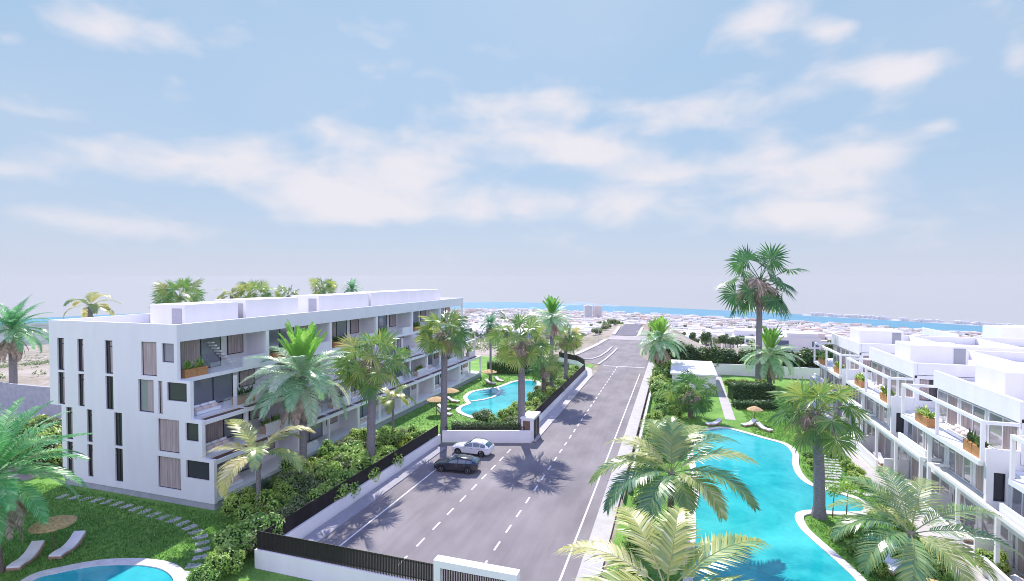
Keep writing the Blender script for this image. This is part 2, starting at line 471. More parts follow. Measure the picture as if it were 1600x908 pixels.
# ------------------------------------------------------------------ mesh helpers
class MB:
    """collects shapes; build() links them as one mesh object"""

    def __init__(s):
        s.v, s.f, s.m, s.t = [], [], [], []

    def add(s, vs, fs, mi=0, tint=None):
        o = len(s.v)
        s.v.extend(vs)
        s.f.extend([tuple(i + o for i in f) for f in fs])
        s.m.extend([mi] * len(fs))
        if tint is not None:
            s.t.extend([tint] * len(vs))

    def box(s, x0, y0, z0, x1, y1, z1, mi=0):
        x0, x1 = min(x0, x1), max(x0, x1)
        y0, y1 = min(y0, y1), max(y0, y1)
        z0, z1 = min(z0, z1), max(z0, z1)
        s.add([(x0, y0, z0), (x1, y0, z0), (x1, y1, z0), (x0, y1, z0), (x0, y0, z1), (x1, y0, z1), (x1, y1, z1), (x0, y1, z1)],
              [(0, 3, 2, 1), (4, 5, 6, 7), (0, 1, 5, 4), (1, 2, 6, 5), (2, 3, 7, 6), (3, 0, 4, 7)], mi)

    def obox(s, c, u, l, w, z0, z1, mi=0):
        """box of length l along 2-D direction u, width w, centred on c"""
        n = math.hypot(*u)
        ux, uy = u[0] / n * l / 2, u[1] / n * l / 2
        px, py = -u[1] / n * w / 2, u[0] / n * w / 2
        q = [(c[0] - ux - px, c[1] - uy - py), (c[0] + ux - px, c[1] + uy - py), (c[0] + ux + px, c[1] + uy + py), (c[0] - ux + px, c[1] - uy + py)]
        s.prism(q, z0, z1, mi)

    def prism(s, poly, z0, z1, mi=0):
        n = len(poly)
        a = sum(poly[i][0] * poly[(i + 1) % n][1] - poly[(i + 1) % n][0] * poly[i][1] for i in range(n))
        if a < 0:
            poly = poly[::-1]
        vs = [(x, y, z0) for x, y in poly] + [(x, y, z1) for x, y in poly]
        fs = [tuple(range(n))[::-1], tuple(range(n, 2 * n))] + [(i, (i + 1) % n, n + (i + 1) % n, n + i) for i in range(n)]
        s.add(vs, fs, mi)

    def sheet(s, poly, z, mi=0):
        n = len(poly)
        a = sum(poly[i][0] * poly[(i + 1) % n][1] - poly[(i + 1) % n][0] * poly[i][1] for i in range(n))
        if a < 0:
            poly = poly[::-1]
        s.add([(x, y, z) for x, y in poly], [tuple(range(n))], mi)

    def wall_path(s, pts, w, z0, z1, mi=0):
        """a wall of width w along a polyline, mitred"""
        L, Rr = offset_line(pts, w / 2), offset_line(pts, -w / 2)
        n = len(pts)
        vs, fs = [], []
        for i in range(n):
            vs += [(*L[i], z0), (*Rr[i], z0), (*Rr[i], z1), (*L[i], z1)]
        for i in range(n - 1):
            a, b = 4 * i, 4 * i + 4
            for k in range(4):
                fs.append((a + k, a + (k + 1) % 4, b + (k + 1) % 4, b + k))
        fs += [(3, 2, 1, 0), (4 * n - 4, 4 * n - 3, 4 * n - 2, 4 * n - 1)]
        s.add(vs, fs, mi)

    def tube(s, pts, radii, n=8, mi=0, cap=True, tint=None):
        pts = [np.array(p, float) for p in pts]
        vs, fs = [], []
        for i, p in enumerate(pts):
            d = pts[min(i + 1, len(pts) - 1)] - pts[max(i - 1, 0)]
            d /= np.linalg.norm(d) + 1e-9
            a = np.array([0, 1, 0]) if abs(d[1]) < 0.9 else np.array([1, 0, 0])
            u = np.cross(a, d)
            u /= np.linalg.norm(u)
            w = np.cross(d, u)
            r = radii[i] if hasattr(radii, '__len__') else radii
            for k in range(n):
                th = 2 * PI * k / n
                vs.append(tuple(p + (u * math.cos(th) + w * math.sin(th)) * r))
        for i in range(len(pts) - 1):
            for k in range(n):
                fs.append((i * n + k, i * n + (k + 1) % n, (i + 1) * n + (k + 1) % n, (i + 1) * n + k))
        if cap:
            fs.append(tuple(range(n))[::-1])
            fs.append(tuple(range((len(pts) - 1) * n, len(pts) * n)))
        s.add(vs, fs, mi, tint)

    def lathe(s, c, prof, n=24, mi=0, jag=0, rnd=None):
        vs, fs = [], []
        for j, (r, z) in enumerate(prof):
            for k in range(n):
                th = 2 * PI * k / n
                rr = r * (1 + (rnd.uniform(-jag, jag) if rnd and jag else 0))
                vs.append((c[0] + rr * math.cos(th), c[1] + rr * math.sin(th), c[2] + z))
        for j in range(len(prof) - 1):
            for k in range(n):
                fs.append((j * n + k, j * n + (k + 1) % n, (j + 1) * n + (k + 1) % n, (j + 1) * n + k))
        fs.append(tuple(range(n))[::-1])
        fs.append(tuple(range((len(prof) - 1) * n, len(prof) * n)))
        s.add(vs, fs, mi)

    def wall_open(s, axis, p0, p1, u0, u1, z0, z1, openings, mi=0):
        """a wall slab between planes p0 < p1 across 'axis' with rectangular openings (u0, u1, z0, z1) cut through"""
        us = sorted({u0, u1, *[o[i] for o in openings for i in (0, 1) if u0 < o[i] < u1]})
        zs = sorted({z0, z1, *[o[i] for o in openings for i in (2, 3) if z0 < o[i] < z1]})

        def P(u, p, z):
            return (u, p, z) if axis == 'y' else (p, u, z)
        nu, nz = len(us) - 1, len(zs) - 1
        solid = [[not any(o[0] - 1e-6 <= (us[i] + us[i + 1]) / 2 <= o[1] + 1e-6 and o[2] <= (zs[j] + zs[j + 1]) / 2 <= o[3] for o in openings) for j in range(nz)] for i in range(nu)]

        def S(i, j):
            return 0 <= i < nu and 0 <= j < nz and solid[i][j]

        def q(a, b, c, d):
            s.add([a, b, c, d], [(0, 1, 2, 3)], mi)
        for i in range(nu):
            for j in range(nz):
                if not solid[i][j]:
                    continue
                a, b, c, d = us[i], us[i + 1], zs[j], zs[j + 1]
                q(P(a, p0, c), P(b, p0, c), P(b, p0, d), P(a, p0, d))
                q(P(b, p1, c), P(a, p1, c), P(a, p1, d), P(b, p1, d))
                if not S(i - 1, j):
                    q(P(a, p1, c), P(a, p0, c), P(a, p0, d), P(a, p1, d))
                if not S(i + 1, j):
                    q(P(b, p0, c), P(b, p1, c), P(b, p1, d), P(b, p0, d))
                if not S(i, j - 1):
                    q(P(a, p1, c), P(b, p1, c), P(b, p0, c), P(a, p0, c))
                if not S(i, j + 1):
                    q(P(a, p0, d), P(b, p0, d), P(b, p1, d), P(a, p1, d))

    def build(s, name, mats, parent=None, smooth=False):
        me = D.meshes.new(name)
        off = world_loc(parent) if parent else (0, 0, 0)
        vs = [(x - off[0], y - off[1], z - off[2]) for x, y, z in s.v]
        me.from_pydata(vs, [], s.f)
        if not isinstance(mats, (list, tuple)):
            mats = [mats]
        for m in mats:
            me.materials.append(m)
        if len(mats) > 1:
            me.polygons.foreach_set('material_index', s.m)
        if smooth:
            me.polygons.foreach_set('use_smooth', [True] * len(me.polygons))
        if len(s.t) == len(s.v) and s.t:
            at = me.attributes.new('tint', 'FLOAT', 'POINT')
            at.data.foreach_set('value', s.t)
        me.update()
        o = D.objects.new(name, me)
        COL.objects.link(o)
        if parent:
            o.parent = parent
        return o


def world_loc(o):
    x = y = z = 0
    while o is not None:
        x, y, z = x + o.location[0], y + o.location[1], z + o.location[2]
        o = o.parent
    return (x, y, z)


def offset_line(pts, d, closed=False):
    n = len(pts)
    out = []
    for i in range(n):
        if closed:
            a, b, c = pts[i - 1], pts[i], pts[(i + 1) % n]
        else:
            a, b, c = pts[max(i - 1, 0)], pts[i], pts[min(i + 1, n - 1)]

        def nrm(p, q):
            dx, dy = q[0] - p[0], q[1] - p[1]
            l = math.hypot(dx, dy)
            return (-dy / l, dx / l) if l > 1e-9 else None
        n1, n2 = nrm(a, b), nrm(b, c)
        n1, n2 = n1 or n2, n2 or n1
        mx, my = n1[0] + n2[0], n1[1] + n2[1]
        k = max(0.35, (mx * mx + my * my) / 2)
        out.append((b[0] + mx * d / k, b[1] + my * d / k))
    return out


def smooth_loop(pts, per=6):
    n = len(pts)
    out = []
    for i in range(n):
        p0, p1, p2, p3 = (np.array(pts[(i + k - 1) % n], float) for k in range(4))
        for k in range(per):
            t = k / per
            q = 0.5 * (2 * p1 + (p2 - p0) * t + (2 * p0 - 5 * p1 + 4 * p2 - p3) * t * t + (3 * p1 - p0 - 3 * p2 + p3) * t ** 3)
            out.append((float(q[0]), float(q[1])))
    return out


def tag(o, label=None, cat=None, group=None, kind=None):
    if label:
        o['label'] = label
    if cat:
        o['category'] = cat
    if group:
        o['group'] = group
    if kind:
        o['kind'] = kind
    return o


def thing(name, label, cat, loc=(0, 0, 0), rz=0, group=None):
    o = D.objects.new(name, None)
    COL.objects.link(o)
    o.location = loc
    o.rotation_euler = (0, 0, rz)
    o.empty_display_size = 0.3
    return tag(o, label, cat, group)


def children(o):
    return [c for c in D.objects if c.parent == o]


KIDS = {}


def copy_tree(o, parent=None):
    c = o.copy()
    COL.objects.link(c)
    c.parent = parent
    if o.name not in KIDS:
        KIDS[o.name] = children(o)
    for ch in KIDS[o.name]:
        copy_tree(ch, c)
    return c


def place(proto, used, loc, rz=0, s=1.0, label=None, group=None):
    """the first call moves the prototype itself, later calls copy it"""
    o = copy_tree(proto) if used.get(proto.name) else proto
    used[proto.name] = True
    o.location = loc
    o.rotation_euler = (0, 0, rz)
    o.scale = (s, s, s) if not isinstance(s, tuple) else s
    if label:
        o['label'] = label
    if group:
        o['group'] = group
    return o


USED = {}
rnd = random.Random(7)

# ------------------------------------------------------------------ terrain, sea and the estate's ground
PROF = [(0, 0), (135, -0.02), (200, -6.0), (300, -17.5), (500, -40.0), (700, -57.0), (1000, -77.0), (1400, -97.5), (1800, -105.0), (2080, -106.4), (9000, -107)]
SEA_Z = -106.0


def terrain_z(x, y):
    d = x * FWD[0] + y * FWD[1]
    lat = x * RGT[0] + y * RGT[1]
    r = math.hypot(x, y)
    h = np.interp(r, [p[0] for p in PROF], [p[1] for p in PROF])
    # the road runs on along a level spur before the ground falls away
    w = min(1.0, max(0.0, (abs(x + 14 + 0.02 * max(0, y - 172)) - 8) / 20))
    w = max(w * w * (3 - 2 * w), min(1.0, max(0.0, (y - 215) / 90)))
    h = h * w + (1 - w) * -0.03
    k = min(1.0, max(0.0, (r - 130) / 500)) * w
    h -= k * (0.030 * max(0.0, lat) + 0.016 * max(0.0, -lat - 100))
    return float(h)


def ground_material():
    m = D.materials.new('open_ground')
    m.use_nodes = True
    t = m.node_tree
    b = pbsdf(m)
    tc = N(t, 'ShaderNodeTexCoord')
    n1 = N(t, 'ShaderNodeTexNoise')
    n1.inputs['Scale'].default_value = 0.02
    n1.inputs['Detail'].default_value = 8
    n2 = N(t, 'ShaderNodeTexNoise')
    n2.inputs['Scale'].default_value = 0.5
    n2.inputs['Detail'].default_value = 8
    n2.inputs['Roughness'].default_value = 0.75
    for n in (n1, n2):
        t.links.new(tc.outputs['Object'], n.inputs[0])
    v = math_node(t, 'ADD', math_node(t, 'MULTIPLY', n1.outputs[0], 0.5), math_node(t, 'MULTIPLY', n2.outputs[0], 0.5))
    rp = N(t, 'ShaderNodeValToRGB')
    e = rp.color_ramp.elements
    e[0].position, e[0].color = 0.38, (0.14, 0.17, 0.09, 1)
    e[1].position, e[1].color = 0.68, (0.58, 0.52, 0.49, 1)
    x = e.new(0.46)
    x.color = (0.32, 0.28, 0.22, 1)
    t.links.new(v, rp.inputs[0])
    ln = N(t, 'ShaderNodeVectorMath', operation='LENGTH')
    t.links.new(tc.outputs['Object'], ln.inputs[0])
    fr_ = N(t, 'ShaderNodeMapRange', interpolation_type='SMOOTHSTEP')
    fr_.inputs['From Min'].default_value = 240
    fr_.inputs['From Max'].default_value = 420
    t.links.new(ln.outputs['Value'], fr_.inputs['Value'])
    dt = N(t, 'ShaderNodeVectorMath', operation='DOT_PRODUCT')
    dt.inputs[1].default_value = (RGT[0], RGT[1], 0)
    t.links.new(tc.outputs['Object'], dt.inputs[0])
    lt = N(t, 'ShaderNodeMapRange', interpolation_type='SMOOTHSTEP')
    lt.inputs['From Min'].default_value = -190
    lt.inputs['From Max'].default_value = -60
    t.links.new(dt.outputs['Value'], lt.inputs['Value'])
    col = mix_col(t, math_node(t, 'MULTIPLY', math_node(t, 'MULTIPLY', fr_.outputs[0], lt.outputs[0]), 0.75), rp.outputs[0], (0.60, 0.57, 0.56))   # the paved town
    t.links.new(col, b.inputs['Base Color'])
    b.inputs['Roughness'].default_value = 0.95
    b.inputs['Specular IOR Level'].default_value = 0.1
    return m


def build_ground():
    mb = MB()
    rs = [0, 20, 40, 70, 100, 130, 150, 165, 180, 200, 220, 260, 300, 350, 400, 470, 550, 620, 700, 800, 900, 1050, 1200, 1400, 1600, 1800, 1950, 2085]
    na = 240
    vs, fs = [], []
    for r in rs:
        for k in range(na):
            a = 2 * PI * k / na
            x, y = r * math.cos(a), r * math.sin(a)
            vs.append((x, y, terrain_z(x, y) - 0.04))
    for i in range(len(rs) - 1):
        for k in range(na):
            fs.append((i * na + k, i * na + (k + 1) % na, (i + 1) * na + (k + 1) % na, (i + 1) * na + k))
    mb.add(vs, [f[::-1] for f in fs])
    tag(mb.build('ground', ground_material(), smooth=True), kind='structure')
    mb = MB()
    vs, fs = [], []
    rr = [2075, 2200, 2350, 2500, 2640]
    for r in rr:
        for k in range(na):
            a = 2 * PI * k / na
            x, y = r * math.cos(a), r * math.sin(a)
            lat = x * RGT[0] + y * RGT[1]
            vs.append((x, y, SEA_Z - 0.030 * max(0, lat) - 0.016 * max(0.0, -lat - 100)))
    for i in range(len(rr) - 1):
        for k in range(na):
            fs.append((i * na + k, (i + 1) * na + k, (i + 1) * na + (k + 1) % na, i * na + (k + 1) % na))
    mb.add(vs, fs)
    tag(mb.build('sea', sea_m, smooth=True), kind='structure')
    # low headland across the water, a far spit of land on the right
    mb = MB()
    vs, fs = [], []
    nh = 40
    for i in range(nh + 1):
        u = i / nh
        lat = 200 + u * 350
        h = 11 * math.exp(-((u - 0.42) / 0.2) ** 2) + 5 * math.exp(-((u - 0.75) / 0.15) ** 2)
        h *= min(1, u * 8, (1 - u) * 8)
        for dd, hh in ((2500, 0), (2560, h * 0.6), (2600, h), (2630, 0)):
            x = FWD[0] * dd + RGT[0] * lat
            y = FWD[1] * dd + RGT[1] * lat
            vs.append((x, y, SEA_Z - 0.2 - 0.03 * lat + hh))
    for i in range(nh):
        for k in range(3):
            fs.append((i * 4 + k, i * 4 + k + 1, i * 4 + 4 + k + 1, i * 4 + 4 + k))
    mb.add(vs, fs)
    tag(mb.build('hills', mat('hazed_hill', (0.30, 0.40, 0.48), 0.95, 0.1, var=0.15, scale=0.02), smooth=True), kind='structure')  # pale bluish hill colour with the haze put into it
    mb = MB()
    pts = []
    for i in range(41):
        u = i / 40
        ang = R(29.5 + 18 * u)                     # right of the view direction
        pts.append(ang)
    vs, fs = [], []
    for i, ang in enumerate(pts):
        for r, hh in ((2540, 0), (2560, 2.6 + 1.5 * math.sin(i * 1.7)), (2600, 3.2), (2625, 0)):
            x = r * (FWD[0] * math.cos(ang) + RGT[0] * math.sin(ang))
            y = r * (FWD[1] * math.cos(ang) + RGT[1] * math.sin(ang))
            vs.append((x, y, SEA_Z - 0.2 - 0.03 * max(0, x * RGT[0] + y * RGT[1]) + hh))
    for i in range(40):
        for k in range(3):
            fs.append((i * 4 + k, i * 4 + k + 1, i * 4 + 4 + k + 1, i * 4 + 4 + k))
    mb.add(vs, fs)
    tag(mb.build('far_shore', mat('far_shore', (0.45, 0.45, 0.46), 0.95, 0.1, var=0.3, scale=0.02), smooth=True), kind='structure')


build_ground()


def left_ridge():
    """low dark land along the horizon on the left"""
    rd = random.Random(2)
    mb = MB()
    vs, fs = [], []
    nh = 60
    for i in range(nh + 1):
        ang = R(-68 + 52 * i / nh)
        h = 33 + 5 * math.sin(i * .5) + rd.uniform(-1.5, 1.5)
        h *= min(1, (nh - i) / 10)
        for r, hh in ((1250, -2), (1400, h * .7), (1480, h), (1600, -5)):
            x = r * (FWD[0] * math.cos(ang) + RGT[0] * math.sin(ang))
            y = r * (FWD[1] * math.cos(ang) + RGT[1] * math.sin(ang))
            vs.append((x, y, terrain_z(x, y) + hh))
    for i in range(nh):
        for k in range(3):
            fs.append((i * 4 + k, i * 4 + k + 1, i * 4 + 4 + k + 1, i * 4 + 4 + k))
    mb.add(vs, fs)
    tag(mb.build('hills', mat('ridge', (0.16, 0.20, 0.19), 0.95, 0.1, var=0.4, scale=0.03, stretch=(1, 1, 5)), smooth=True), kind='structure')


left_ridge()


def sheet(name, poly, z, m, kind='structure'):
    mb = MB()
    mb.sheet(poly, z)
    return tag(mb.build(name, m), kind=kind)


# lawns
sheet('lawn', [(-110, -5), (-26.0, -5), (-26.0, 53), (-17.0, 57), (-17.0, 112), (-30, 116), (-58, 116), (-58, 31), (-80, 31), (-110, 40)], 0.0, lawn_m)
sheet('lawn', [(-4.2, -5), (70, -5), (70, 108), (-4.2, 108)], 0.0, lawn_m)

sheet('lawn', [(-26.2, 4), (-7.0, 4), (-7.0, 26.4), (-26.2, 26.4)], 0.016, lawn_m)

# road, parking bay, crossing and the road beyond
ENDW = [(-25.7, 53.4), (-15.5, 56.6)]
def strip_z(pts_l, pts_r, lift, name, m, parent=None):
    mb = MB()
    vs, fs = [], []
    for (a, b) in zip(pts_l, pts_r):
        for p in (a, b):
            vs.append((p[0], p[1], terrain_z(*p) + lift))
    for i in range(len(pts_l) - 1):
        fs.append((2 * i, 2 * i + 1, 2 * i + 3, 2 * i + 2))
    mb.add(vs, fs)
    return mb.build(name, m, parent)


mb = MB()
mb.sheet([(-25.7, -5), (-5.9, -5), (-5.9, 112), (-15.4, 112), (-15.4, 56.4), (-25.7, 53.4)], 0.004)
road = tag(mb.build('road', asphalt), kind='structure')
ys = [112, 120, 128, 136, 144, 152, 160]
tag(strip_z([(-15.4 - 0.0 if y < 116 else -25.5 + (y - 116) * 0.12, y) for y in ys], [(-5.9, y) if y < 125 else (-8.2, y) for y in ys], 0.004, 'road', asphalt), kind='structure')
tag(strip_z([(-48, 160), (-20.0, 160), (-8, 160), (-4, 160)], [(-48, 171), (-20, 171), (-8, 171), (-4, 171)], 0.02, 'road', mat('worn_road', (0.42, 0.38, 0.39), 0.9, 0.2, var=0.12, scale=0.2)), kind='structure')
ys = [172, 180, 190, 200, 215, 230, 260, 300]
tag(strip_z([(-19.4 - (y - 172) * 0.02, y) for y in ys], [(-12.6 - (y - 172) * 0.02, y) for y in ys], 0.03, 'road', mat('far_road', (0.17, 0.165, 0.20), 0.9, 0.2, var=0.1, scale=0.3)), kind='structure')


def road_marks():
    mb = MB()
    y = 22.8
    while y < 111:
        mb.box(-12.07, y, 0.0075, -11.93, y + 1.25, 0.0085)
        y += 2.62
    y = 21.9
    while y < 55:
        mb.box(-17.47, y, 0.0075, -17.33, y + 1.25, 0.0085)
        y += 2.55
    mb.box(-22.68, 12, 0.0075, -22.54, 52, 0.0085)
    mb.box(-6.93, 5, 0.0075, -6.79, 104, 0.0085)
    mb.box(-15.0, 111.2, 0.0075, -6.3, 111.55, 0.0085)
    o = mb.build('road_marking', paint, road)


road_marks()

# pavements and kerbs
def kerb(name, pts, w, z, m):
    mb = MB()
    mb.wall_path(pts, w, -0.05, z)
    return tag(mb.build(name, m), kind='structure')


kerb('pavement', [(-5.2, -5), (-5.2, 118)], 1.4, 0.13, kerbm)
kerb('pavement', [(-16.15, 57.2), (-16.15, 99), (-17.5, 106), (-23.5, 114.5)], 1.5, 0.12, kerbm)
kerb('pavement', [(-25.0, 27.0), (-25.0, 51.8)], 1.3, 0.10, mat('shaded_pavement', (0.36, 0.35, 0.38), 0.9, 0.2, var=0.08, scale=2))  # greyer than the other pavements: shade put into its colour
def ride(pts, w, h, name, m):
    """a kerb that follows the terrain"""
    mb = MB()
    L, Rr = offset_line(pts, w / 2), offset_line(pts, -w / 2)
    vs, fs = [], []
    for a, b in zip(L, Rr):
        za, zb = terrain_z(*a), terrain_z(*b)
        vs += [(*a, za - 0.1), (*b, zb - 0.1), (*b, zb + h), (*a, za + h)]
    for i in range(len(pts) - 1):
        for k in range(4):
            fs.append((4 * i + k, 4 * i + (k + 1) % 4, 4 * i + 4 + (k + 1) % 4, 4 * i + 4 + k))
    fs += [(3, 2, 1, 0), (len(vs) - 4, len(vs) - 3, len(vs) - 2, len(vs) - 1)]
    mb.add(vs, fs)
    return tag(mb.build(name, m), kind='structure')


ride([(-26.2, 118), (-23.6, 126), (-21.5, 145), (-20.6, 160)], 1.3, 0.16, 'pavement', kerbm)
ride([(-22.0, 117.8), (-18.8, 119.5), (-17.6, 124), (-17.0, 132), (-16.8, 142)], 0.5, 0.16, 'kerb', kerbm)
ride([(-16.3, 112), (-15.7, 120), (-15.3, 130), (-15.2, 140)], 0.5, 0.16, 'kerb', kerbm)
ride([(-19.9, 172), (-21, 200), (-22, 240), (-23, 290)], 1.2, 0.3, 'pavement', kerbm)
ride([(-11.8, 172), (-12.4, 200), (-13, 230), (-14, 290)], 1.0, 0.2, 'pavement', kerbm)
ride([(-5.0, 126), (-6.5, 140), (-7.2, 160)], 0.8, 0.16, 'kerb', kerbm)

# garden path, terrace apron, stepping stones
sheet('path', [(17.15, 20), (18.75, 20), (18.75, 92), (17.15, 92)], 0.008, pathm)
sheet('path', [(6.3, 74.0), (7.6, 74.0), (8.2, 108), (6.7, 108)], 0.008, pathm)
sheet('path', [(7.2, 82.6), (15.5, 84.6), (15.5, 85.4), (7.2, 83.5)], 0.012, pathm)

# ------------------------------------------------------------------ swimming pools
def pool(label, ctrl, cw, water_z=0.045, top=0.11, divider=None):
    loop = smooth_loop(ctrl, 6)
    a = sum(loop[i][0] * loop[(i + 1) % len(loop)][1] - loop[(i + 1) % len(loop)][0] * loop[i][1] for i in range(len(loop)))
    if a < 0:
        loop = loop[::-1]
    cx = sum(p[0] for p in loop) / len(loop)
    cy = sum(p[1] for p in loop) / len(loop)
    t = thing('swimming_pool', label, 'pool', (cx, cy, 0))
    mb = MB()
    n = len(loop)
    mb.add([(x, y, water_z) for x, y in loop], [tuple(range(n))])
    mb.build('water', pool_m, t)
    outer = offset_line(loop, -cw, True)
    mb = MB()
    vs, fs = [], []
    for (ix, iy), (ox, oy) in zip(loop, outer):
        vs += [(ix, iy, -0.02), (ix, iy, top), (ox, oy, top), (ox, oy, -0.02)]
    for i in range(n):
        j = (i + 1) % n
        for k in range(3):
            fs.append((4 * i + k, 4 * j + k, 4 * j + k + 1, 4 * i + k + 1)[::-1])
    mb.add(vs, fs)
    mb.build('coping', coping, t)
    if divider:
        mb = MB()
        mb.wall_path(divider, 0.45, -0.02, 0.13)
        mb.build('divider', coping, t)
    return loop


POOL_R = [(4.3, 68.2), (5.9, 69.2), (7.8, 68.0), (9.8, 66.2), (11.6, 64.6), (11.95, 61.6), (11.3, 58.1), (11.1, 54.9), (11.6, 52.6), (13.0, 51.6), (14.7, 50.2),
          (14.6, 48.2), (13.2, 47.4), (10.6, 46.9), (9.4, 46.1), (9.0, 45.0), (9.0, 43.2), (9.4, 41.6), (10.0, 39.7), (10.5, 38.0), (10.8, 36.4), (10.4, 33.5),
          (8.8, 31.0), (6.1, 29.2), (3.4, 28.9), (1.6, 30.6), (1.1, 33.6), (1.3, 37.0), (1.5, 40.5), (1.6, 44.0), (2.0, 47.6), (2.1, 51.7), (1.8, 57.1), (2.1, 62.8), (3.0, 66.6)]
POOL_L = [(-38.2, 21.1), (-37.7, 22.0), (-36.8, 22.9), (-35.7, 23.6), (-33.9, 24.2), (-32.1, 24.4), (-30.7, 24.1), (-29.5, 23.4), (-28.7, 22.0), (-29.5, 20.0), (-32.5, 19.0), (-36.5, 19.4)]
POOL_M = [(-31.6, 75.3), (-31.9, 78.8), (-30.6, 81.2), (-29.1, 83.2), (-28.4, 86.4), (-27.8, 89.0), (-26.1, 90.5), (-24.4, 90.0), (-23.2, 86.0), (-22.2, 79.0), (-20.9, 71.5),
          (-20.8, 67.0), (-22.2, 65.0), (-24.3, 64.2), (-26.6, 64.9), (-28.9, 66.7), (-29.8, 68.9), (-29.4, 71.3), (-30.4, 73.0)]
POOL_LOOPS = [
    pool('large winding turquoise lagoon pool in the garden of the right hand terraced flats', POOL_R, 0.62),
    pool('turquoise pool with round pale rim cut off at the lower left corner', POOL_L, 0.75),
    pool('kidney shaped turquoise pool with a curved dividing rim behind the parked cars', POOL_M, 0.7,
         divider=[(-29.9, 72.6), (-28.6, 74.0), (-27.6, 76.2), (-27.6, 78.6), (-28.2, 81.0), (-29.4, 83.0)]),
]

# ------------------------------------------------------------------ boundary walls, fences, gate
def boundary_wall(label, pts, w, z1, name='boundary_wall', m=None, z0=-0.05):
    mb = MB()
    mb.wall_path(pts, w, z0, z1)
    return tag(mb.build(name, m or white), label, 'wall')


def slat_fence(label, pts, z0, z1, gap=0.105, depth=0.05, w=0.068):
    t = thing('slat_fence', label, 'fence', (*pts[0], z0))
    mb = MB()
    for a, b in zip(pts[:-1], pts[1:]):
        l = math.hypot(b[0] - a[0], b[1] - a[1])
        u = ((b[0] - a[0]) / l, (b[1] - a[1]) / l)
        n = int(l / gap)
        for i in range(n):
            s = (i + 0.5) * l / n
            mb.obox((a[0] + u[0] * s, a[1] + u[1] * s), u, w, depth, z0, z1 + rnd.uniform(-.004, .004))
    mb.build('slats', slatm, t)
    mb = MB()
    for zz in (z0 + 0.12, z1 - 0.16):
        L = offset_line(pts, 0.055)
        mb.wall_path(L, 0.045, zz, zz + 0.05)
    mb.build('rail', slatm, t)
    return t


FY = 26.6
boundary_wall('long low white wall along the left side of the parking strip below a black fence', [(-26.0, FY + 0.2), (-25.85, 53.2)], 0.34, 1.05)
boundary_wall('low white wall with black slats on top in front of the road at the bottom', [(-26.17, FY), (-13.25, FY)], 0.34, 1.22)
slat_fence('black slat fence standing on the long white wall left of the parking strip', [(-26.02, FY + 0.25), (-25.9, 53.0)], 1.05, 2.2)
slat_fence('black vertical slat fence on the front wall beside the white gate frame', [(-26.1, FY), (-13.3, FY)], 1.22, 2.42)
boundary_wall('plain white wall behind the two parked cars', [(-25.7, 53.75), (-15.9, 56.85)], 0.3, 1.35)
slat_fence('low black slat fence behind the white wall of the parked cars', [(-25.6, 54.1), (-16.7, 56.95)], 0.2, 1.75, gap=0.16, w=0.03)
boundary_wall('white roadside wall below the black fence beyond the parking strip', [(-17.1, 60.2), (-17.1, 100), (-18.0, 105), (-20.5, 110), (-25.5, 114)], 0.3, 1.0)
slat_fence('black slat fence curving away along the road beyond the parking strip', [(-17.05, 60.4), (-17.05, 100), (-17.95, 105), (-20.45, 110), (-25.4, 114)], 1.0, 2.15)

# white letter-box pillar with dark doors at the corner of the wall
t = thing('meter_cabinet', 'white wall pillar with two dark doors at the corner beside the road', 'cabinet', (-16.4, 57.8, 0))
mb = MB()
mb.box(-17.15, 57.0, 0, -15.75, 60.0, 2.55)
mb.box(-17.25, 56.9, 2.55, -15.65, 60.1, 2.75)
mb.build('body', white, t)
mb = MB()
mb.box(-16.95, 56.95, 0.9, -16.1, 57.0, 2.35)
mb.build('door', timber, t)
mb = MB()
mb.box(-15.75, 57.4, 0.2, -15.7, 58.5, 2.35)
mb.build('door', slatm, t)
mb = MB()
mb.box(-15.75, 58.8, 0.2, -15.7, 59.7, 2.35)
mb.build('door', slatm, t)

# sliding gate in a white frame
t = thing('entrance_gate', 'black slatted gate inside a thick white frame at the bottom edge', 'gate', (-10.6, FY, 0))
mb = MB()
mb.box(-13.15, FY - 0.35, -0.05, -12.75, FY + 0.25, 2.45)
mb.box(-8.55, FY - 0.35, -0.05, -8.15, FY + 0.25, 2.45)
mb.box(-13.15, FY - 0.35, 2.45, -8.15, FY + 0.25, 2.85)
mb.build('gate_frame', trim, t)
mb = MB()
x = -12.68
while x < -8.6:
    mb.box(x, FY - 0.06, 0.08, x + 0.05, FY + 0.0, 2.40)
    x += 0.105
mb.build('slats', slatm, t)
mb = MB()
mb.box(-12.74, FY + 0.005, 0.2, -8.56, FY + 0.05, 0.28)
mb.box(-12.74, FY + 0.005, 2.2, -8.56, FY + 0.05, 2.28)
mb.build('rail', slatm, t)

# right side: low white wall with a dark band along the pavement
boundary_wall('low white wall along the right pavement beside the palm garden', [(-3.9, 46), (-3.9, 92)], 0.25, 0.75)
slat_fence('low black fence strip along the right pavement', [(-4.28, 44), (-4.28, 92)], 0.1, 0.95, gap=0.14)
boundary_wall('white garden wall at the far end of the right garden below the dark hedge', [(-3.7, 108.5), (44, 108.5)], 0.35, 2.1)
boundary_wall('tall grey wall behind the left block with scrubland beyond it', [(-130, 45), (-80, 45.5), (-56.5, 47)], 0.4, 4.6, m=plinth)

# flat roofed white hut
t = thing('garden_hut', 'flat roofed white hut beside the road at the far end of the right garden', 'hut', (2.7, 97, 0))
mb = MB()
mb.box(-0.7, 90.3, 0, 6.2, 104.5, 2.75)
mb.build('wall', white, t)
mb = MB()
mb.box(-0.95, 90.0, 2.75, 6.45, 104.8, 3.02)
mb.build('roof', trim, t)
mb = MB()
mb.box(1.0, 90.24, 0.05, 2.0, 90.3, 2.2)
mb.build('door', glass, t)


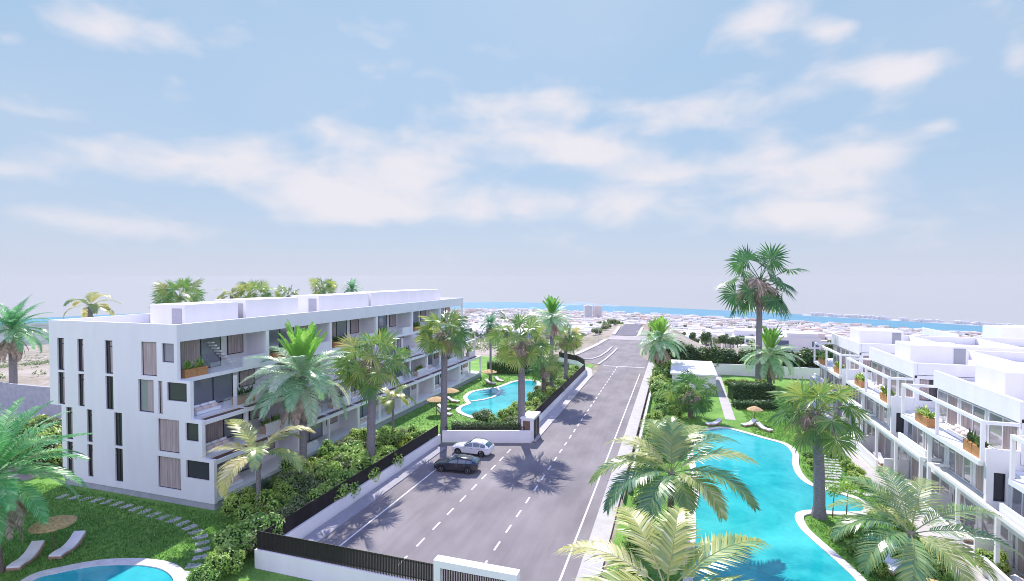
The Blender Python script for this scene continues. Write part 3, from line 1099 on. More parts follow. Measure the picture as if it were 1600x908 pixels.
# ------------------------------------------------------------------ windows
def window(parent, axis, pos, u0, u1, z0, z1, depth=-1, fr=0.07, frame_m=None, pane_m=None, mull=(), trans=(), cur=None, label=None):
    """a framed window in an opening: frame bars, one pane, optional half-drawn curtain; depth = side the frame faces"""
    frame_m, pane_m = frame_m or black, pane_m or glass
    mb = MB()

    def bx(m, a, b, c, d, p, q):
        if axis == 'y':
            m.box(a, p, c, b, q, d)
        else:
            m.box(p, a, c, q, b, d)
    p, q = pos, pos - depth * 0.09
    bx(mb, u0, u1, z0, z0 + fr, p, q)
    bx(mb, u0, u1, z1 - fr, z1, p, q)
    bx(mb, u0, u0 + fr, z0 + fr, z1 - fr, p, q)
    bx(mb, u1 - fr, u1, z0 + fr, z1 - fr, p, q)
    for f, w in mull:
        c = u0 + (u1 - u0) * f
        bx(mb, c - w / 2, c + w / 2, z0 + fr, z1 - fr, p, q)
    for f in trans:
        c = z0 + (z1 - z0) * f
        bx(mb, u0 + fr, u1 - fr, c - fr * 0.4, c + fr * 0.4, p + depth * -0.004, q)
    o = mb.build('window', frame_m, parent)
    if label:
        o['label'] = label
    mb = MB()
    bx(mb, u0 + fr * .8, u1 - fr * .8, z0 + fr * .8, z1 - fr * .8, pos - depth * 0.05, pos - depth * 0.07)
    mb.build('pane', pane_m, o)
    if cur:
        mb = MB()
        a, b = u0 + (u1 - u0) * cur[0], u0 + (u1 - u0) * cur[1]
        pleats(mb, axis, pos - depth * 0.03, a, b, z0 + fr, z1 - fr)
        mb.build('curtain', curtain, o)
    return o


def pleats(mb, axis, pos, a, b, z0, z1, amp=0.018, per=0.17):
    n = max(4, int((b - a) / per) * 4)
    vs, fs = [], []
    for i in range(n + 1):
        u = a + (b - a) * i / n
        w = pos + amp * math.sin(i * PI / 2)
        for z in (z0, z1):
            vs.append((u, w, z) if axis == 'y' else (w, u, z))
    for i in range(n):
        fs.append((2 * i, 2 * i + 2, 2 * i + 3, 2 * i + 1))
    mb.add(vs, fs)


# ------------------------------------------------------------------ left apartment building
LB = thing('apartment_building', 'long white four storey apartment block with slot windows and stepped terraces left of the road', 'building', (-46, 62, 0))
FLZ = [1.0, 4.15, 7.3, 10.45, 13.65]
XR = [-35.7, -36.9, -38.1, -39.5]
XL = [-53.7, -53.7, -55.2, -55.2]
Y0, Y1 = 32.0, 92.0
SLOT = [[(-53.1, -52.25), (-50.4, -49.7), (-46.95, -46.0)]] * 2 + [[(-54.1, -53.2), (-51.45, -50.65), (-47.95, -47.0)]] * 2
BIG = [[(-41.9, -39.3, 1.2, 3.9), (-38.7, -36.2, 2.4, 3.9)],
       [(-41.8, -39.4, 4.3, 7.1), (-38.7, -37.3, 5.5, 7.0)],
       [(-44.0, -42.2, 7.5, 10.3), (-41.7, -41.2, 7.5, 10.3), (-40.7, -38.5, 8.7, 10.25)],
       [(-43.6, -41.8, 10.65, 13.55), (-41.2, -39.85, 11.9, 13.5)]]
mb = MB()
mb2 = MB()
for f in range(4):
    zb = 0.55 if f == 0 else FLZ[f]
    zt = FLZ[f + 1] if f < 3 else 15.1
    ops = [(a, b, FLZ[f] + 0.1, FLZ[f] + 3.05) for a, b in SLOT[f]] + BIG[f]
    mb.wall_open('y', Y0, Y0 + 0.3, XL[f], XR[f], zb, zt, ops)
    # body behind the wall
    xr = XR[f] - 2.7
    mb2.box(XL[f], Y0 + 0.34, zb, xr, Y1, FLZ[f + 1] - 0.02)
mb.build('end_wall', white, LB)
mb2.build('wall', white, LB)
mb = MB()
mb.box(-53.6, Y0 + 0.08, -0.1, -35.8, Y1, 0.55)
mb.build('plinth', plinth, LB)
for f in range(4):
    for k, (a, b) in enumerate(SLOT[f]):
        window(LB, 'y', Y0 + 0.12, a, b, FLZ[f] + 0.1, FLZ[f] + 3.05, fr=0.1, mull=((0.42, 0.12),), trans=(0.82,), cur=(0.5, 0.9) if rnd.random() < .8 else None)
    for k, (a, b, c, d) in enumerate(BIG[f]):
        corner = k == len(BIG[f]) - 1
        if corner:
            window(LB, 'y', Y0 + 0.14, a, b, c, d, fr=0.05, pane_m=glass2 if f == 3 else glass, label='corner window without curtain beside the balcony')
        elif f == 2 and k == 0:
            window(LB, 'y', Y0 + 0.14, a, b, c, d, fr=0.06, pane_m=glass2, cur=(0.5, 0.97))
        else:
            window(LB, 'y', Y0 + 0.14, a, b, c, d, fr=0.05, cur=(0.02, 0.98))
# floor slabs, ceilings, parapet, roof
for f in range(4):
    mb = MB()
    zf = FLZ[f]
    xo = XR[f] if f else XR[0]
    mb.box(XR[f] - 2.72, Y0 + 0.32, zf - 0.34, xo, Y1, zf)
    mb.build('terrace_slab', trim, LB)
mb = MB()
mb.box(-55.2, Y0 + 0.32, 13.65, -39.82, Y1 - 0.3, 14.0)
mb.build('roof', roofm, LB)
mb = MB()
mb.box(-39.8, Y0 + 0.32, 13.65, -39.5, Y1, 15.1)
mb.box(-55.2, Y0 + 0.32, 14.0, -54.9, Y1, 15.1)
mb.box(-54.88, Y1 - 0.28, 14.0, -39.82, Y1, 15.1)
mb.build('parapet', white, LB)
NB = 6
BAY = (Y1 - Y0) / NB
for f in range(4):
    zf, zc = FLZ[f], FLZ[f + 1] - (0.36 if f < 3 else 0.02)
    xf = XR[f] - 2.7
    for b in range(NB):
        ya = Y0 + b * BAY
        yb = ya + BAY
        if b > 0:
            mb = MB()
            mb.box(xf, ya - 0.1, zf, XR[f] - 0.42, ya + 0.1, zc)
            mb.build('partition', white, LB)
        mb = MB()
        mb.box(XR[f] - 0.4, yb - 0.2 - (0.1 if b == NB - 1 else 0), zf, XR[f] - 0.06, yb + 0.2 - (0.2 if b == NB - 1 else 0), zc)
        mb.build('post', trim, LB)
        if f < 3:
            mb = MB()
            mb.box(XR[f] - 0.34, ya + 4.6, zf, XR[f] - 0.12, ya + 4.84, zc)
            mb.build('post', trim, LB)
        # glazing along the recessed facade: curtain bay, two wide panes, a small window near the far end
        g = xf + 0.03
        window(LB, 'x', g + 0.09, ya + 0.35, ya + 6.7, zf + 0.03, zc - 0.05, depth=1, fr=0.06, pane_m=glass2, mull=((0.31, 0.07), (0.655, 0.07)), cur=(0.02, 0.29) if (b + f) % 2 == 0 else (0.34, 0.64))
        window(LB, 'x', g + 0.09, ya + 7.5, ya + 9.4, zf + 0.95, zc - 0.25, depth=1, fr=0.06, cur=(0.03, 0.97))
        # low end upstand of each terrace
        mb = MB()
        mb.box(XR[f] - 0.3, ya + 7.0, zf, XR[f] - 0.05, yb - 0.25, zf + 0.95)
        if f > 0:
            mb.build('upstand', white, LB)
    # outer pergola beam hung in front of the slab
    if f in (1, 2):
        xb = XR[f - 1]
        mb = MB()
        mb.box(xb - 0.3, Y0 + 0.32, zf - 0.42, xb, Y1, zf - 0.12)
        mb.build('pergola_beam', trim, LB)
        for b in range(2 * NB + 1):
            y = min(Y0 + b * BAY / 2, Y1 - 0.2)
            if b == 0:
                continue
            mb = MB()
            mb.box(XR[f] + 0.002, y - 0.1, zf - 0.4, xb - 0.302, y + 0.1, zf - 0.14)
            mb.build('pergola_beam', trim, LB)
        mb = MB()
        q = XR[f] + 0.06
        while q < xb - 0.34:
            mb.box(q, Y0 + 0.4, zf - 0.36, q + 0.05, Y1 - 0.3, zf - 0.20)
            q += 0.10
        mb.build('pergola_louvre', timber, LB)
    # glass railing
    if f > 0:
        for b in range(NB):
            ya = Y0 + b * BAY + 0.4
            mb = MB()
            mb.box(XR[f] - 0.1, ya + 2.9, zf + 0.02, XR[f] - 0.085, ya + 6.5, zf + 0.95)
            if 'rail_glass' not in MATS:
                rg = mat('rail_glass', (0.75, 0.82, 0.86), 0.05, 0.5)
                tt = rg.node_tree
                o_ = next(n for n in tt.nodes if n.type == 'OUTPUT_MATERIAL')
                trn = N(tt, 'ShaderNodeBsdfTransparent')
                mx = N(tt, 'ShaderNodeMixShader')
                mx.inputs[0].default_value = 0.14
                tt.links.new(trn.outputs[0], mx.inputs[1])
                tt.links.new(pbsdf(rg).outputs[0], mx.inputs[2])
                tt.links.new(mx.outputs[0], o_.inputs[0])
            mb.build('glass_railing', MATS['rail_glass'], LB)
# staircase leading up from the first top terrace
mb = MB()
for i in range(9):
    mb.box(XR[3] - 2.5, 37.6 + i * -0.28 + 1.6, 10.47 + i * 0.3, XR[3] - 1.75, 37.88 + i * -0.28 + 1.6, 10.6 + i * 0.3)
mb.build('staircase', trim, LB)
# penthouses on the roof
for (ya, yb, zt, xe) in ((35.0, 40.9, 16.55, -42.2), (41.9, 49.6, 16.7, -42.2), (53.2, 64.0, 16.75, -42.2), (64.6, 87.5, 16.85, -42.2)):
    mb = MB()
    mb.box(xe - 4.2, ya, 14.0, xe, yb, zt)
    o = mb.build('penthouse', white, LB)
    mb = MB()
    mb.box(xe - 1.5, ya - 0.05, 14.05, xe - 0.35, ya - 0.002, zt - 0.35)
    mb.build('door', mat('grey_door', (0.42, 0.42, 0.47), 0.6, 0.3, var=0.06, scale=2, stretch=(1, 1, 8)), o)
# roof dividers
for ya in (41.4, 51.6, 64.3, 76):
    mb = MB()
    mb.box(-54.85, ya - 0.1, 14.0, -46.6, ya + 0.1, 15.0)
    mb.build('parapet', white, LB)

# ------------------------------------------------------------------ right terraced building
RB = thing('apartment_building', 'white terraced flats with stepped pergola frames and roof parapets right of the lagoon pool', 'building', (26, 60, 0))
PITCH = 15.75
for mi in range(4):
    y0 = 25.75 + mi * PITCH - (0.0 if mi < 3 else 0.5)
    L = 11.8
    y1 = y0 + L
    ye = y0 + PITCH
    # bodies
    mb = MB()
    mb.box(21.52, y0 + 0.28, 6.86, 38, y1, 9.88)
    mb.box(20.72, y0 + 0.28, 3.72, 38, ye - 0.02, 6.48)
    mb.box(21.1, y0 + 0.28, 0, 38, ye - 0.02, 3.38)
    mb.box(24.5, y1 + 0.02, 6.86, 38, ye, 9.4)
    mb.build('wall', white, RB)
    # end wall of the upper storey, facing the camera
    mb = MB()
    mb.wall_open('y', y0, y0 + 0.26, 21.3, 29, 6.86, 9.84, [(21.7, 23.3, 7.5, 9.5), (24.3, 25.4, 7.0, 9.5)])
    mb.wall_open('y', y0, y0 + 0.26, 19.5, 29, 3.72, 6.84, [(19.9, 20.55, 4.3, 6.2), (22.4, 25.2, 4.2, 6.3)])
    mb.build('end_wall', white, RB)
    window(RB, 'y', y0 + 0.12, 21.7, 23.3, 7.5, 9.5, cur=(0.03, 0.5))
    window(RB, 'y', y0 + 0.12, 24.3, 25.4, 7.0, 9.5)
    window(RB, 'y', y0 + 0.12, 19.9, 20.55, 4.3, 6.2)
    window(RB, 'y', y0 + 0.12, 22.4, 25.2, 4.2, 6.3)
    # roof and parapets
    mb = MB()
    mb.box(21.5, y0 + 0.3, 9.9, 38, y1, 10.1)
    mb.box(24.6, y1 + 0.02, 9.42, 38, ye, 9.7)
    mb.build('roof', roofm, RB)
    mb = MB()
    mb.box(21.2, y0, 9.6, 21.48, y1, 11.0)
    mb.build('parapet', white, RB)
    mb = MB()
    mb.box(21.5, y0 + 0.002, 9.9, 38, y0 + 0.28, 11.0)
    mb.box(27.5, y1 - 0.25, 10.1, 38, y1, 11.0)
    mb.box(30.5, y0 + 0.3, 10.1, 30.75, y1 - 0.27, 11.0)
    mb.build('parapet', white, RB)
    mb = MB()
    mb.box(22.5, y0 + 4.3, 10.1, 27.3, y0 + 8.2, 12.2)
    ph = mb.build('penthouse', white, RB)
    mb = MB()
    mb.box(26.1, y0 + 4.25, 10.12, 27.05, y0 + 4.298, 12.0)
    mb.build('door', glass2, ph)
    # upper terrace slab and pergola frame
    mb = MB()
    mb.box(19.2, y0 + 0.3, 6.5, 21.5, y0 + 12.8, 6.84)
    mb.box(21.5, y1 + 0.02, 6.5, 24.48, ye, 6.84)
    mb.build('terrace_slab', trim, RB)
    for y in (y0 + 0.1, y0 + 6.3, y0 + 12.64):
        mb = MB()
        mb.box(19.2, y - 0.09, 6.845, 19.40, y + 0.09, 9.34)
        mb.build('post', trim, RB)
    mb = MB()
    mb.box(19.2, y0, 9.34, 19.44, y0 + 12.75, 9.57)
    mb.box(19.442, y0, 9.34, 21.28, y0 + 0.2, 9.55)
    mb.box(19.442, y0 + 12.52, 9.34, 24.4, y0 + 12.73, 9.55)
    mb.build('pergola_beam', trim, RB)
    mb = MB()
    mb.box(19.48, y0 + 0.02, 6.842, 21.28, y0 + 0.2, 7.75)
    mb.build('upstand', white, RB)
    # glazing behind the terraces
    for k in range(3):
        ya = y0 + 0.6 + k * 3.8
        window(RB, 'x', 21.42, ya, ya + 3.4, 6.9, 9.4, depth=-1, frame_m=trim, pane_m=glass3, mull=((0.5, 0.07),), cur=(0.02, 0.47) if k != 1 else (0.53, 0.97))
    for k in range(4):
        ya = y0 + 0.5 + k * 3.85
        window(RB, 'x', 20.62, ya, ya + 3.3, 3.78, 6.3, depth=-1, frame_m=trim, pane_m=glass3, mull=((0.33, 0.07), (0.66, 0.07)), cur=(0.35, 0.64) if k % 2 else (0.68, 0.97))
        window(RB, 'x', 21.0, ya, ya + 3.3, 0.1, 2.9, depth=-1, frame_m=trim, pane_m=glass3, mull=((0.5, 0.07),), cur=(0.53, 0.97) if k % 2 else None)
    window(RB, 'x', 24.4, y1 + 0.6, y1 + 3.4, 6.9, 9.2, depth=-1, pane_m=glass, mull=((0.5, 0.07),))
    # middle terrace
    mb = MB()
    mb.box(19.6, y0 + 0.3, 3.4, 21.08, ye, 3.7)
    mb.build('terrace_slab', trim, RB)
    # lower pergola, staggered by half a module
    ya, yb = y0 + 8.8, y0 + 8.8 + 14.6
    if mi == 3:
        yb = ya + 6
    mb = MB()
    mb.box(19.2, ya, 3.98, 19.45, yb, 4.22)
    mb.box(19.452, ya, 3.98, 20.7, ya + 0.2, 4.2)
    mb.box(19.452, yb - 0.2, 3.98, 20.7, yb, 4.2)
    mb.build('pergola_beam', trim, RB)
    for y in (ya + 0.13, ya + 5.2, ya + 10, yb - 0.13):
        if y > yb:
            continue
        mb = MB()
        mb.box(19.2, y - 0.1, 0, 19.42, y + 0.1, 3.98)
        mb.build('post', trim, RB)
    # gallery posts of the middle terrace
    for y in (y0 + 0.2, y0 + 8.6):
        mb = MB()
        mb.box(19.62, y - 0.12, 3.71, 19.86, y + 0.12, 6.49)
        mb.build('post', trim, RB)
    mb = MB()
    mb.box(19.62, y0 + 9, 3.702, 19.8, y0 + 14.5, 4.7)
    mb.build('upstand', white, RB)
    # ground-floor garden walls
    mb = MB()
    mb.box(18.8, y0 + 1.5, 0, 19.0, y0 + 7.4, 1.0)
    mb.box(18.8, y0 + 8.6, 0, 19.0, y0 + 15.2, 1.0)
    mb.box(19.02, y0 + 7.9, 0, 21.05, y0 + 8.1, 1.7)
    mb.box(19.02, y0 + 0.1, 0, 21.05, y0 + 0.26, 1.7)
    mb.build('garden_wall', white, RB)
    mb = MB()
    mb.box(18.78, y0 + 1.48, 1.0, 19.04, y0 + 7.42, 1.06)
    mb.box(18.78, y0 + 8.58, 1.0, 19.04, y0 + 15.22, 1.06)
    mb.build('wall_cap', trim, RB)
    mb = MB()
    mb.box(19.03, y0 + 0.32, 0.0, 21.08, ye, 0.05)
    mb.build('ground_terrace', terr, RB)
# rear row of the same block
mb = MB()
mb.box(38.02, 20, 0, 62, 88, 9.6)
mb.build('wall', white, RB)
mb = MB()
mb.box(38.02, 20, 9.62, 62, 88, 9.85)
mb.build('roof', roofm, RB)
for k in range(5):
    y = 28 + k * 14.5
    mb = MB()
    mb.box(38.3, y, 9.85, 62, y + 0.25, 10.9)
    mb.box(38.05, y + 3.0, 9.85, 38.28, y + 14, 10.9)
    mb.build('parapet', white, RB)
    mb = MB()
    mb.box(44, y + 5, 9.86, 51, y + 9.5, 11.9)
    mb.build('penthouse', white, RB)

# ------------------------------------------------------------------ palms
def unit(v):
    n = math.sqrt(v[0] * v[0] + v[1] * v[1] + v[2] * v[2]) + 1e-9
    return (v[0] / n, v[1] / n, v[2] / n)


def cross(a, b):
    return (a[1] * b[2] - a[2] * b[1], a[2] * b[0] - a[0] * b[2], a[0] * b[1] - a[1] * b[0])


def lin(a, ka, b, kb, c=None, kc=0):
    return tuple(a[i] * ka + b[i] * kb + (c[i] * kc if c else 0) for i in range(3))


def frond(mb, base, az, el, length, droop, nl, ll, lw, tint, rd, hang=0.35, vee=0.25, stem=0.12, seg=12, sway=0.0, rach=0.03, cut=0.55):
    """one feather frond: curved rachis with two rows of narrow leaflets"""
    pts, dirs = [], []
    p = base
    a = az
    for i in range(seg + 1):
        t = i / seg
        e = el - droop * t ** 1.35
        d = (math.cos(e) * math.cos(a), math.cos(e) * math.sin(a), math.sin(e))
        pts.append(p)
        dirs.append(d)
        p = lin(p, 1, d, length / seg)
        a += sway / seg
    # rachis: a three-sided taper
    vs, fs = [], []
    for i, (q, d) in enumerate(zip(pts, dirs)):
        s = unit(cross(d, (0, 0, 1)))
        u = cross(s, d)
        r = rach * (1 - 0.85 * i / seg)
        vs += [lin(q, 1, s, r), lin(q, 1, s, -r), lin(q, 1, u, r)]
    for i in range(seg):
        for k in range(3):
            fs.append((3 * i + k, 3 * i + (k + 1) % 3, 3 * i + 3 + (k + 1) % 3, 3 * i + 3 + k))
    mb.add(vs, fs, 0, min(1, tint + 0.1))
    for j in range(nl):
        t = stem + (0.995 - stem) * (j + rd.random() * .5) / nl
        x = t * seg
        i = min(seg - 1, int(x))
        f = x - i
        q = lin(pts[i], 1 - f, pts[i + 1], f)
        d = unit(lin(dirs[i], 1 - f, dirs[i + 1], f))
        s = unit(cross(d, (0, 0, 1)))
        u = cross(s, d)
        prof = (min(1, (t - stem) / 0.18 + 0.25)) * (1 - 0.72 * max(0, (t - cut) / (1 - cut)) ** 1.5)
        L = ll * prof * rd.uniform(.88, 1.08)
        fwd = 0.45 + 0.75 * t
        for sg in (1, -1):
            v = unit(lin(s, sg, d, fwd, u, vee + rd.uniform(-.12, .12)))
            m = lin(q, 1, v, L * 0.5)
            v2 = unit((v[0], v[1], v[2] - hang * rd.uniform(.6, 1.4)))
            e = lin(m, 1, v2, L * 0.55)
            w = unit(lin(d, 1, v, -(d[0] * v[0] + d[1] * v[1] + d[2] * v[2])))
            hw = lw * 0.5
            mb.add([lin(q, 1, w, hw * .6), lin(q, 1, w, -hw * .6), lin(m, 1, w, hw), lin(m, 1, w, -hw), e],
                   [(0, 1, 3, 2), (2, 3, 4)], 0, tint + rd.uniform(-.22, .22))


def fan_leaf(mb, base, az, el, pet, rad, tint, rd, nseg=28, droop=0.5, dead=False):
    """one fan leaf: a curved petiole and a pleated disc of pointed segments"""
    p = base
    pts = []
    n = 5
    for i in range(n + 1):
        t = i / n
        e = el - droop * 0.5 * t * t
        d = (math.cos(e) * math.cos(az), math.cos(e) * math.sin(az), math.sin(e))
        pts.append(p)
        p = lin(p, 1, d, pet / n)
    hub = pts[-1]
    mb.tube(pts, [0.035, 0.03, 0.028, 0.025, 0.022, 0.02], 4, 0, False, tint * .7 + .2)
    s = unit(cross(d, (0, 0, 1)))
    u = cross(s, d)
    # the blade folds back a little from the petiole
    d2 = unit(lin(d, 1, (0, 0, -1), rd.uniform(.35, 1.15) * (1 - .75 * max(0.0, math.sin(el))) if not dead else .5))
    ro = rd.uniform(-1.35, 1.35)
    s = unit(lin(s, math.cos(ro), unit(cross(s, d2)), math.sin(ro)))
    u2 = unit(cross(s, d2))
    spread = 2.6 if not dead else 1.2
    for k in range(nseg):
        th = -spread + 2 * spread * (k + .5) / nseg + rd.uniform(-.04, .04)
        v = lin(d2, math.cos(th), s, math.sin(th))
        v = unit(lin(v, 1, u2, 0.18 * math.cos(th * 2) + rd.uniform(-.06, .06)))
        L = rad * (0.72 + 0.28 * math.cos(th * 0.6)) * rd.uniform(.86, 1.06)
        m1 = lin(hub, 1, v, L * 0.55)
        tip_d = unit((v[0], v[1], v[2] - droop * rd.uniform(.25, .9)))
        e = lin(m1, 1, tip_d, L * 0.5)
        w = unit(cross(v, u2))
        hw = L * 0.55 * math.tan(spread / nseg) * 0.95
        c = lin(m1, 1, u2, hw * .55)
        mb.add([hub, lin(m1, 1, w, hw), c, lin(m1, 1, w, -hw), e], [(0, 1, 2), (0, 2, 3), (1, 4, 2), (2, 4, 3)], 0, tint + rd.uniform(-.2, .24))


def trunk_pts(h, r0, r1, lean, rd, n=9, flare=1.35, bulge=0.0):
    pts, rr = [], []
    for i in range(n + 1):
        t = i / n
        pts.append((lean[0] * t * t + rd.uniform(-.02, .02), lean[1] * t * t, -0.05 + (h + .05) * t))
        r = r0 + (r1 - r0) * t
        if t < 0.12:
            r *= flare - (flare - 1) * t / .12
        rr.append(r * (1 + bulge * math.sin(PI * t)))
    return pts, rr


GA = PI * (3 - math.sqrt(5))


def crown_fan(seed, nl=24, pet=1.85, rad=1.35, lo=-0.75, hi=1.3, tone=0.0):
    rd = random.Random(seed)
    mb = MB()
    for i in range(nl):
        t = (i + .5) / nl
        el = hi + (lo - hi) * t ** 0.85
        az = i * GA + rd.uniform(-.25, .25)
        tint = min(1, max(0, 0.34 + tone + rd.uniform(-.2, .22) + (0.22 if rd.random() < .15 else 0)))
        fan_leaf(mb, (0, 0, rd.uniform(-.35, .2)), az, el, pet * rd.uniform(.8, 1.2) * (0.75 if el > 0.95 else 1), rad * rd.uniform(.85, 1.12), tint, rd, droop=0.35 + 0.4 * t)
    return mb


def skirt_fan(seed, n=34, L=1.25):
    rd = random.Random(seed)
    mb = MB()
    for i in range(n):
        fan_leaf(mb, (0, 0, rd.uniform(-.9, .15)), i * GA, 0.25 - rd.random() * 1.6, L * rd.uniform(.25, .75), L * rd.uniform(.55, .95), rd.random(), rd, nseg=10, droop=.8, dead=True)
    # flower stalks and stubs
    for i in range(18):
        a = i * GA
        e = rd.uniform(-.2, .8)
        l = rd.uniform(.7, 1.5)
        d = (math.cos(e) * math.cos(a), math.cos(e) * math.sin(a), math.sin(e))
        mb.tube([(0, 0, -.3), (d[0] * l * .6, d[1] * l * .6, -.3 + d[2] * l * .6), (d[0] * l, d[1] * l, -.4 + d[2] * l * .7)], [.035, .02, .008], 4, 0, False, rd.random())
    return mb


def crown_date(seed, n=36, length=4.3, lo=-0.3, hi=0.85, ll=0.92, tone=0.05, nl=44):
    rd = random.Random(seed)
    mb = MB()
    for i in range(n):
        t = (i + .5) / n
        el = hi + (lo - hi) * t
        tint = min(1, max(0, 0.5 + tone + rd.uniform(-.28, .28)))
        frond(mb, (0, 0, rd.uniform(-.15, .15)), i * GA + rd.uniform(-.2, .2), el, length * rd.uniform(.86, 1.08), 0.8 + 0.55 * t + rd.uniform(-.15, .2), nl, ll, 0.068, tint, rd, hang=.35, vee=.3)
    return mb


def crown_young(seed, n=20, length=4.1, lo=1.0, hi=1.52, ll=0.62):
    rd = random.Random(seed)
    mb = MB()
    for i in range(n):
        t = (i + .5) / n
        frond(mb, (0, 0, .1), i * GA, hi + (lo - hi) * t, length * rd.uniform(.8, 1.05) * (1 - .15 * t), 0.22 + rd.uniform(0, .2), 44, ll, 0.095, rd.uniform(.2, .9), rd, hang=.05, vee=.5)
    return mb


def skirt_date(seed, n=24, length=3.3):
    rd = random.Random(seed)
    mb = MB()
    for i in range(n):
        frond(mb, (0, 0, -.5), i * GA, -0.55 - rd.random() * .6, length * rd.uniform(.7, 1.1), .7, 32, .5, 0.085, rd.random(), rd, hang=.5, vee=-.1)
    return mb


def crown_areca(seed, fr, length=4.4, ll=1.35, lw=0.105, nl=50):
    """fr: list of (azimuth, elevation, length factor, droop, tint)"""
    rd = random.Random(seed)
    mb = MB()
    for az, el, lf, dr, ti in fr:
        frond(mb, (0, 0, 0), az, el, length * lf, dr, nl, ll * (0.75 + .25 * lf), lw, ti, rd, hang=.3, vee=.16, stem=.16, seg=14, sway=rd.uniform(-.3, .3), rach=.045, cut=.45)
    return mb


def make_palm(name, label, crown_mb, crown_m, h, r0, r1, tr_m, loc, s=1.0, rz=0.0, lean=(0, 0), skirt=None, young=None, crown_mesh=None, group=None, shaft=None, flare=1.35, bulge=0.0, seed=1):
    rd = random.Random(seed * 13 + 5)
    t = thing(name, label, 'palm', loc, 0, group)
    mb = MB()
    pts, rr = trunk_pts(h, r0, r1, lean, rd, flare=flare, bulge=bulge)
    mb.tube(pts, rr, 12)
    # leaf-base stubs round the top of the trunk
    for i in range(22):
        a = i * GA
        z = h - 0.1 - 0.07 * i * (r1 / .2)
        mb.tube([(lean[0] + math.cos(a) * r1 * .7, lean[1] + math.sin(a) * r1 * .7, z), (lean[0] + math.cos(a) * r1 * 1.6, lean[1] + math.sin(a) * r1 * 1.6, z + .2)], [.07, .03], 4)
    mb.build('trunk', tr_m, None).parent = t

    def part(nm, mbx, m, key):
        if key in MESHC:
            o = D.objects.new(nm, MESHC[key])
            COL.objects.link(o)
            o.parent = t
        else:
            o = mbx().build(nm, m, None)
            o.parent = t
            MESHC[key] = o.data
        o.location = (lean[0], lean[1], h)
        o.scale = (s, s, s)
        o.rotation_euler = (0, 0, rz)
        return o
    part('crown', crown_mb[1], crown_m, crown_mb[0])
    if young:
        part('young_fronds', young[1], young_l, young[0])
    if skirt:
        part('dead_frond_skirt', skirt[1], dead_l, skirt[0])
    if shaft:
        mb = MB()
        mb.tube([(lean[0], lean[1], h - shaft), (lean[0], lean[1], h - shaft * .5), (lean[0], lean[1], h + .15)], [r1 * 1.5, r1 * 1.35, r1 * .7], 10)
        mb.build('crownshaft', mat('palm_shaft', (0.33, 0.26, 0.22), 0.6, 0.4, var=0.2, scale=3, stretch=(1, 1, .3)), None, smooth=True).parent = t
    return t


MESHC = {}
FANS = [('fan%d' % i, (lambda i=i: crown_fan(20 + i))) for i in range(3)]
FANTALL = ('fantall', lambda: crown_fan(91, nl=20, pet=1.8, rad=1.3, lo=-0.95, hi=1.35, tone=-.36))
FSK = ('fskirt', lambda: skirt_fan(3))
DATES = [('date%d' % i, (lambda i=i: crown_date(40 + i))) for i in range(2)]
YNG = ('young', lambda: crown_young(8))
DSK = ('dskirt', lambda: skirt_date(4))
DARK = ('datedark', lambda: crown_date(77, n=40, lo=-0.3, hi=1.45, tone=-.42, ll=.75))


def fr_set(seed, n, lo=-.1, hi=1.1, dr=(1.2, 1.9), ti=(.1, .95)):
    rd = random.Random(seed)
    return [(i * GA + rd.uniform(-.2, .2), hi + (lo - hi) * (i + .5) / n, rd.uniform(.85, 1.08), rd.uniform(*dr), rd.uniform(*ti)) for i in range(n)]


# the bright pale date palm by the terraces and its kin
make_palm('date_palm', 'tall pale mint date palm with bright green upright centre before the left block', DATES[0], date_l, 9.6, .36, .30, trunk_g, (-33.8, 40.2, 0), 1.32, .4, skirt=DSK, young=YNG, seed=1)
make_palm('date_palm', 'tall palm with a vivid green top and hanging dry fronds left of the far road', DATES[1], date_l, 12.6, .34, .28, trunk_g, (-18.9, 79.6, 0), .9, 1.0, skirt=DSK, young=YNG, seed=2)
make_palm('date_palm', 'short palm with vivid green centre and dry pink skirt right of the far road', DATES[0], date_l, 7.0, .40, .34, trunk_g, (-3.0, 100.6, 0), 1.22, 2.0, skirt=DSK, young=YNG, seed=3)
make_palm('date_palm', 'pale green palm with upright bright centre in front of the dark hedge on the right', DATES[1], date_l, 5.6, .46, .38, trunk_g, (15.4, 98.1, 0), 1.3, 2.9, skirt=DSK, young=YNG, seed=4)
make_palm('date_palm', 'dark green feather palm behind the grey wall at the left edge', DARK, date_l, 11.6, .50, .42, trunk_g, (-89.4, 47.4, 0), 1.25, 1.3, skirt=DSK, seed=5)
make_palm('date_palm', 'large green feather palm in the lower left corner beside the straw parasol', DARK, date_l, 6.3, .34, .30, trunk_b, (-41.6, 20.9, 0), 1.28, .3, skirt=DSK, seed=6)
make_palm('date_palm', 'slim dark green palm with a narrow upright crown at the end of the left block', DARK, date_l, 10.4, .22, .18, trunk_g, (-32.6, 88.6, 0), .62, .9, skirt=DSK, seed=7)

# fan palms
make_palm('fan_palm', 'tall fan palm with a thick smooth grey trunk right of the pale date palm', FANS[0], fan_l, 10.9, .44, .34, trunk_g, (-28.5, 43.4, 0), 1.36, .2, lean=(.35, .1), skirt=FSK, seed=8)
make_palm('fan_palm', 'fan palm standing at the corner of the parking fence behind the cars', FANS[1], fan_l, 12.5, .42, .32, trunk_g, (-26.3, 55.4, 0), 1.3, 1.2, lean=(.1, .2), skirt=FSK, seed=9)
make_palm('fan_palm', 'big fan palm with hanging dry leaves in front of the kidney shaped pool', FANS[2], fan_l, 11.6, .46, .36, trunk_g, (-17.4, 57.9, 0), 1.42, 2.2, skirt=FSK, seed=10)
make_palm('fan_palm', 'small fan palm with dry skirt beside the far road behind the left fence', FANS[0], fan_l, 8.5, .36, .30, trunk_g, (-18.4, 88.0, 0), 1.1, 3.0, skirt=FSK, seed=11)
